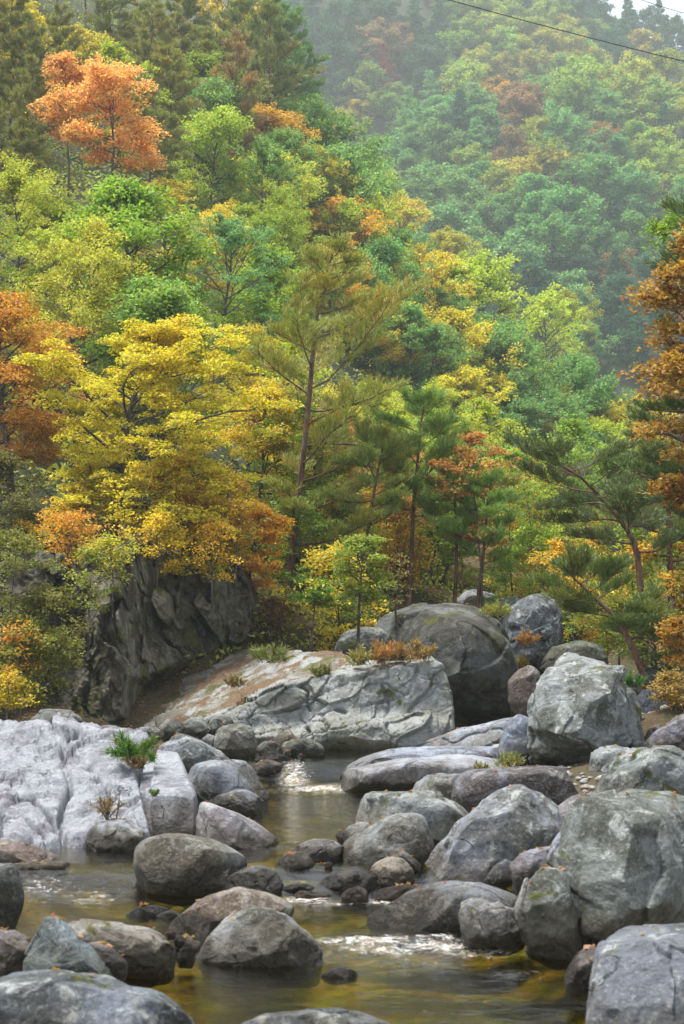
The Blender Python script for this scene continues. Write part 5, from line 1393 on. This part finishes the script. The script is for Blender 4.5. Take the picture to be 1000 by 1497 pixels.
    for i in range(64):
        Y = float(rg.uniform(35.5, 52))
        Y = max(Y, 41.0) if i % 4 and rg.uniform() < .8 else Y
        x_px = float(rg.uniform(375, 790)) if i % 4 else float(rg.uniform(790, 1020))
        X = (x_px - 500) * Y / F
        zz = float(zground(np.array([X]), np.array([Y]))[0])
        sap = i % 3 == 0
        k = int(rg.integers(3))
        nm, c = pal[int(rg.integers(5 if sap and i % 4 else len(pal)))]
        b = np.array([X, Y, zz - .05])
        q = proj(b + np.array([0, 0, 1.0]))[0]
        sc_ = rg.uniform(.7, 1.2)
        o = (saps if sap else kinds)[k].place('sapling' if sap else 'shrub', 'x', 'tree' if sap else 'shrub', b, sc_, rg.uniform(0, 6.28), np.array(c) * rg.uniform(.85, 1.15), 'saplings on the wooded bank' if sap else 'shrubs on the wooded bank')
        und.append((o, f"{nm} {'slim sapling' if sap else 'low shrub'} on the wooded bank {where(q[0], q[1], umarks)}", q[0]))
    ordinals(und)
    px_tree('yellow branch-heavy small tree drooping over the brow of the cliff', (255, 850), 35.2, 660, 240, (.48, .42, .02), 433, nleaf=17000, nl=30, cb=.25, clump=.32, flat=.28, droop=.35, trunk_r=.06, leaf=.075)
    px_tree('orange-tinged sapling over the right shoulder of the cliff', (335, 830), 35.4, 690, 110, (.46, .32, .025), 434, nleaf=5200, nl=22, cb=.2, clump=.28, flat=.35, droop=.25, trunk_r=.04, leaf=.075)
    px_tree('drooping amber tree at the left of the cliff brow', (110, 870), 35.0, 700, 150, (.46, .33, .022), 435, nleaf=7500, nl=24, cb=.25, clump=.3, flat=.3, droop=.25, trunk_r=.05, leaf=.075)
    # cliff vegetation
    for i, (x, y, yt, w, Y, c, n_, lab) in enumerate([
        (230, 835, 765, 120, 31.6, (.58, .44, .018), 2200, 'yellow leafy spray hanging over the middle of the cliff brow'),
        (310, 850, 770, 100, 31.8, (.58, .38, .02), 1500, 'amber leafy spray hanging over the right of the cliff brow'),
        (165, 850, 790, 90, 31.4, (.36, .36, .04), 1300, 'olive leafy spray in the notch of the cliff brow'),
        (55, 1010, 920, 150, 30.6, (.20, .22, .04), 4200, 'bushy green scrub half hiding the left of the cliff'),
        (95, 860, 750, 130, 33.2, (.50, .26, .015), 2600, 'amber spray of leaves hanging at the top left of the cliff'),
        (30, 1040, 930, 120, 30.3, (.26, .27, .045), 4200, 'tangled olive shrub at the foot of the cliff by the left edge'),
        (10, 1045, 990, 80, 29.0, (.40, .33, .02), 1900, 'low yellow-green bush at the left edge above the white slab'),
        (20, 985, 930, 90, 30.0, (.48, .24, .015), 900, 'small orange sprig on the cliff at the left edge'),
        (70, 980, 860, 130, 31.0, (.19, .19, .04), 3600, 'dark ivy-like shrub clinging to the left of the cliff'),
        (15, 900, 780, 140, 31.0, (.15, .17, .035), 4200, 'dark green scrub at the left edge beside the cliff'),
        (180, 880, 840, 50, 31.0, (.46, .30, .02), 240, 'tiny yellow sprig growing from the middle of the cliff'),
        (130, 905, 800, 90, 31.2, (.22, .25, .035), 1500, 'mossy shrub in the cleft of the cliff'),
        (345, 830, 750, 80, 32.8, (.14, .08, .05), 300, 'bare twiggy shrub on the brow of the cliff'),
        (270, 800, 730, 160, 33.2, (.42, .20, .03), 1500, 'brown-leaved shrub along the brow of the cliff'),
        (395, 950, 870, 70, 36.0, (.12, .06, .03), 1500, 'dark maroon bush in the shade right of the cliff'),
        (500, 940, 890, 90, 37.0, (.14, .20, .03), 2600, 'low green bush behind the ledge')]):
        Y += (1.9 if x > 170 else -.35) if x < 400 and 29.5 < Y < 34 else 0
        px_tree(lab, (x, y), Y, yt, w, c, 460 + i, name='shrub', cat='shrub', nleaf=n_, nl=18, cb=.08, clump=.24, flat=.4, trunk_r=.02, leaf=.065)
    # the pine tuft on the white slab, small tufts on the rocks
    def tuft(label, px, py, Y, h, w, color, seed, n=260, name='pine_seedling', cat='plant', blade=.012):
        b = P(px, py, Y)
        hh, ww = h * Y / F, w * Y / F
        r2 = np.random.default_rng(seed)
        T = Tubes()
        C, D = [], []
        for k in range(14):
            d = norm(np.array([r2.normal() * .9 * ww / hh * .6, r2.normal() * .6, 1.0]))
            pts, de = curve((r2.normal() * ww * .12, r2.normal() * ww * .1, -.05), d, hh * r2.uniform(.55, 1.0), r2, 4, .1, .15)
            T.add(pts, .008, .003, 4)
            for m in range(n // 14):
                f = r2.uniform(.25, 1) * 3.99
                kk = int(f)
                C.append(pts[kk] + (pts[kk + 1] - pts[kk]) * (f - kk))
                D.append(de)
        C, D = np.repeat(np.array(C), 6, 0), np.repeat(np.array(D), 6, 0)
        D = norm(D + r2.normal(size=D.shape) * .75)
        L = hh * .28 * r2.uniform(.6, 1.3, len(C))[:, None]
        s = norm(np.cross(D, r2.normal(size=D.shape))) * blade * .5
        V = np.stack([C - s, C + s, C + D * L + s * .4, C + D * L - s * .4], 1).reshape(-1, 3)
        pr = Proto(name, T, V, np.arange(len(V)).reshape(-1, 4), 'needle')
        pr.place(name, label, cat, b, 1, 0, color, foliage='needles' if 'pine' in name else 'blades', stem='stem')
    tuft('bright green pine seedling tuft growing from the white bedrock slab', 196, 1106, 21.6, 42, 66, (.09, .20, .02), 501, 420)
    tuft('little dry brown tuft under the pine seedling', 200, 1118, 21.3, 22, 40, (.15, .10, .03), 507, 160, 'grass_tuft')
    tuft('vivid green tuft on the right shoulder of the huge block boulder', 925, 1000, 25.4, 22, 40, (.09, .20, .02), 502, 300)
    tuft('small dry twiggy tuft in a crack of the white slab', 160, 1192, 19.2, 36, 30, (.20, .13, .05), 503, 60, 'dry_tuft')
    tuft('sparse green grass tuft on the pale sheet left of the huge block', 745, 1120, 24.2, 26, 46, (.22, .24, .04), 504, 120, 'grass_tuft')
    tuft('thin grass tuft at the foot of the long purple-brown boulder', 700, 1124, 23.5, 18, 40, (.22, .20, .06), 505, 90, 'grass_tuft')
    tuft('tiny green tuft in the crack of the fractured block', 225, 1158, 19.6, 14, 16, (.12, .22, .03), 506, 60, 'grass_tuft')
    for i, (x, y, w, c, lab) in enumerate([(560, 966, 60, (.36, .22, .04), 'straw-coloured grass clump on the ledge, the left one'), (585, 962, 60, (.32, .19, .045), 'orange grass clump in the middle of the ledge top'), (620, 960, 50, (.30, .20, .05), 'orange grass clump at the right of the ledge top'), (530, 968, 50, (.30, .26, .05), 'greenish grass clump left of the straw-coloured one'),
                                           (470, 985, 40, (.20, .20, .04), 'small green grass clump on the upper shelf of the ledge'), (395, 965, 60, (.18, .21, .03), 'green grass clump at the top of the leafy apron'), (345, 1000, 36, (.28, .20, .05), 'faded grass clump on the leafy apron'), (600, 1015, 30, (.42, .26, .05), 'tan tuft in a joint of the ledge face'),
                                           (752, 975, 40, (.36, .30, .03), 'yellow-green clump in the gully left of the huge block'), (770, 940, 40, (.40, .20, .04), 'orange dry clump under the bluish dark boulder'), (725, 900, 46, (.34, .36, .05), 'pale yellow-green clump beside the flat pale rock')]):
        tuft(lab, x, y, 30.2 if y > 950 and x < 650 else 34, w * .55, w, c, 520 + i, 200, 'grass_tuft', blade=.014)
    cable()


def ground_cover(rg):
    # fallen leaves on the ground, the leafy apron and the ledge
    C = []
    n = 26000
    Y = rg.uniform(31, 58, n)
    px = rg.uniform(-40, 1040, n)
    x = (px - 500) * Y / F
    z = zground(x, Y) + .03
    C.append(np.stack([x, Y, z], 1))
    deps = bpy.data.objects
    for o in list(deps):
        if o.type == 'MESH' and o.name.split('.')[0] in ('rock_ledge',):
            me = o.data
            co = np.empty(len(me.vertices) * 3, np.float32)
            me.vertices.foreach_get('co', co)
            co = co.reshape(-1, 3)
            nr = np.empty(len(me.vertices) * 3, np.float32)
            me.vertices.foreach_get('normal', nr)
            nr = nr.reshape(-1, 3)
            off = np.array(o.location) + (np.array(o.parent.location) if o.parent else 0)
            patch = fbm((co + off) * .9, 4, 77)
            ok = np.where((nr[:, 2] > .62) & (patch > -.12) & (proj(co + off)[:, 1] < np.interp(proj(co + off)[:, 0], LIP_X, LIP_Y) - 4))[0]
            if len(ok):
                ii = rg.choice(ok, 2600)
                C.append(co[ii] + off + rg.normal(size=(len(ii), 3)) * np.array([.05, .05, .006]) + np.array([0, 0, .012]))
    for o in list(deps):
        if o.type == 'MESH' and o.get('category') in ('boulder', 'bedrock', 'stone') and o.location.y < 31 and rg.uniform() < .75:
            me = o.data
            co = np.empty(len(me.vertices) * 3, np.float32)
            me.vertices.foreach_get('co', co)
            co = co.reshape(-1, 3)
            nr = np.empty(len(me.vertices) * 3, np.float32)
            me.vertices.foreach_get('normal', nr)
            nr = nr.reshape(-1, 3)
            ok = np.where((nr[:, 2] > .8) & (co[:, 2] > .1))[0]
            if len(ok) > 20:
                ii = rg.choice(ok, int(rg.integers(2, 9)) if o['category'] != 'bedrock' else 40)
                C.append(co[ii] + np.array(o.location) + np.array([0, 0, .012]))
    C = np.concatenate(C)
    V, Fq = leaf_quads(C, .07, rg, tilt=.3, aspect=.6)
    o = obj('fallen_leaves', mesh('fallen_leaves', V, [Fq], [M['leaf']]), color=(.23, .125, .05))
    tag(o, kind='stuff')
    # low undergrowth on the forest floor
    n = 60000
    Y = rg.uniform(34, 75, n)
    px = rg.uniform(-60, 1060, n)
    x = (px - 500) * Y / F
    p = np.stack([x, Y, 0 * x], 1)
    g = fbm(p * .5, 4, 91)
    ok = g > -.05
    z = zground(x, Y)
    hgt = np.clip(g + .1, 0, 1) * 1.3
    C = np.stack([x, Y, z + rg.uniform(0, 1, n) * hgt], 1)[ok]
    V, Fq = leaf_quads(C, .13, rg, tilt=.7)
    tag(obj('undergrowth', mesh('undergrowth', V, [Fq], [M['leaf']]), color=(.24, .26, .04)), kind='stuff')
    # brush under the trees of the left hillside
    S = HILLS[0]
    pts = np.array([hill_point(S, a, b) for a, b in zip(rg.uniform(.12, .95, 9000), rg.uniform(0, 1, 9000))])
    C = np.repeat(pts, 9, 0) + rg.normal(size=(81000, 3)) * np.array([.6, .6, .35]) + np.array([0, 0, .5])
    V, Fq = leaf_quads(C, .24, rg, tilt=.8)
    tag(obj('hillside_brush', mesh('hillside_brush', V, [Fq], [M['leaf']]), color=(.24, .28, .045)), kind='stuff')


def cable():
    for k, (a, b, Y, lab, r) in enumerate([((560, -28), (1060, 104), 70, 'dark overhead cable sagging across the top right of the photo', .022), ((900, -14), (1060, 34), 72, 'short second cable crossing the pale sky corner', .014)]):
        p0, p1 = P(*a, Y), P(*b, Y)
        d = p1 - p0
        t = np.linspace(-.6, 1.6, 60)[:, None]
        pts = p0 + d * t
        sag = .55 * (np.clip(t, -1, 2) - .5) ** 2 - .55 * .25
        pts[:, 2] += (sag * .8)[:, 0]
        T = Tubes()
        T.add(pts, r, r, 6)
        tag(obj('overhead_cable', T.mesh('overhead_cable', M['cable'])), lab, 'cable')
# ---------------------------------------------------------------- camera, light, air
def build_env():
    cam = bpy.data.cameras.new('camera')
    cam.sensor_fit = 'HORIZONTAL'
    cam.sensor_width = 36
    cam.lens = 36 * F / 1000
    cam.clip_end = 3000
    cam.dof.use_dof = True
    cam.dof.focus_distance = 34
    cam.dof.aperture_fstop = 4.5
    co = bpy.data.objects.new('camera', cam)
    COL.objects.link(co)
    co.location = (0, 0, H)
    co.rotation_euler = (math.pi / 2 + PITCH, 0, 0)
    sc.camera = co
    EL, AZ = math.radians(SUN_EL), math.radians(SUN_AZ)     # azimuth: 0 = straight ahead (+Y), clockwise to the right
    w = bpy.data.worlds.new('World')
    sc.world = w
    w.use_nodes = True
    nt = w.node_tree
    sky = nt.nodes.new('ShaderNodeTexSky')
    sky.sky_type = 'NISHITA'
    sky.sun_disc = False
    sky.sun_elevation = EL
    sky.sun_rotation = AZ
    sky.air_density = 1.0
    sky.dust_density = 3.0
    bg = nt.nodes['Background']
    # thin bright overcast over the clear sky
    tcw = nt.nodes.new('ShaderNodeTexCoord')
    cn = nt.nodes.new('ShaderNodeTexNoise')
    cn.inputs['Scale'].default_value = 2.2
    cn.inputs['Detail'].default_value = 6
    nt.links.new(tcw.outputs['Generated'], cn.inputs['Vector'])
    mr = nt.nodes.new('ShaderNodeMapRange')
    mr.inputs[1].default_value, mr.inputs[2].default_value, mr.inputs[3].default_value, mr.inputs[4].default_value = .3, .65, .3, .75
    nt.links.new(cn.outputs[0], mr.inputs[0])
    mx = nt.nodes.new('ShaderNodeMix')
    mx.data_type = 'RGBA'
    mx.inputs[7].default_value = (3.3, 3.3, 3.25, 1)
    nt.links.new(mr.outputs[0], mx.inputs[0])
    nt.links.new(sky.outputs[0], mx.inputs[6])
    nt.links.new(mx.outputs[2], bg.inputs[0])
    bg.inputs[1].default_value = SKY
    sun = bpy.data.lights.new('sun', 'SUN')
    sun.energy = SUN
    sun.angle = math.radians(SUN_ANGLE)
    sun.color = (1, .97, .92)
    so = bpy.data.objects.new('sun', sun)
    COL.objects.link(so)
    d = np.array([math.sin(AZ) * math.cos(EL), math.cos(AZ) * math.cos(EL), math.sin(EL)])
    from mathutils import Vector
    so.rotation_euler = Vector(d).to_track_quat('Z', 'Y').to_euler()
    # one box of pale air round the valley
    if HAZE > 0:
        x, y0, y1, z0, z1 = 460, -60, 600, -60, 330
        V = [(a, b, c) for a in (-x, x) for b in (y0, y1) for c in (z0, z1)]
        Fq = np.array([[0, 1, 3, 2], [4, 6, 7, 5], [0, 4, 5, 1], [2, 3, 7, 6], [0, 2, 6, 4], [1, 5, 7, 3]])
        t = NT('valley_haze')
        pv = t.n('VolumePrincipled', None)
        pv.inputs['Color'].default_value = (.90, 1, .96, 1)
        pv.inputs['Density'].default_value = HAZE
        pv.inputs['Anisotropy'].default_value = .3
        t.t.links.new(pv.outputs[0], t.out.inputs['Volume'])
        tag(obj('haze', mesh('haze', V, [Fq], [t.m])), kind='stuff')
    sc.view_settings.view_transform = 'Standard'
    sc.view_settings.look = 'None'
    sc.view_settings.exposure = EXPO
    sc.view_settings.gamma = 1
    c = sc.cycles
    c.use_denoising = True
    c.max_bounces = 6
    c.diffuse_bounces = 4
    c.glossy_bounces = 2
    c.transmission_bounces = 4
    c.transparent_max_bounces = 8
    c.volume_bounces = 0
    c.sample_clamp_indirect = 4
    c.use_adaptive_sampling = True
    c.adaptive_threshold = 0.02


SUN_EL, SUN_AZ, SUN, SUN_ANGLE = 74, -85, 2.7, 14
SKY, EXPO, HAZE = .15, 1.5, .00055
build_ground()
build_water()
build_gravel()
build_rocks()
if 'build_hills' in globals():
    build_hills()
if 'build_trees' in globals():
    build_trees()
build_env()
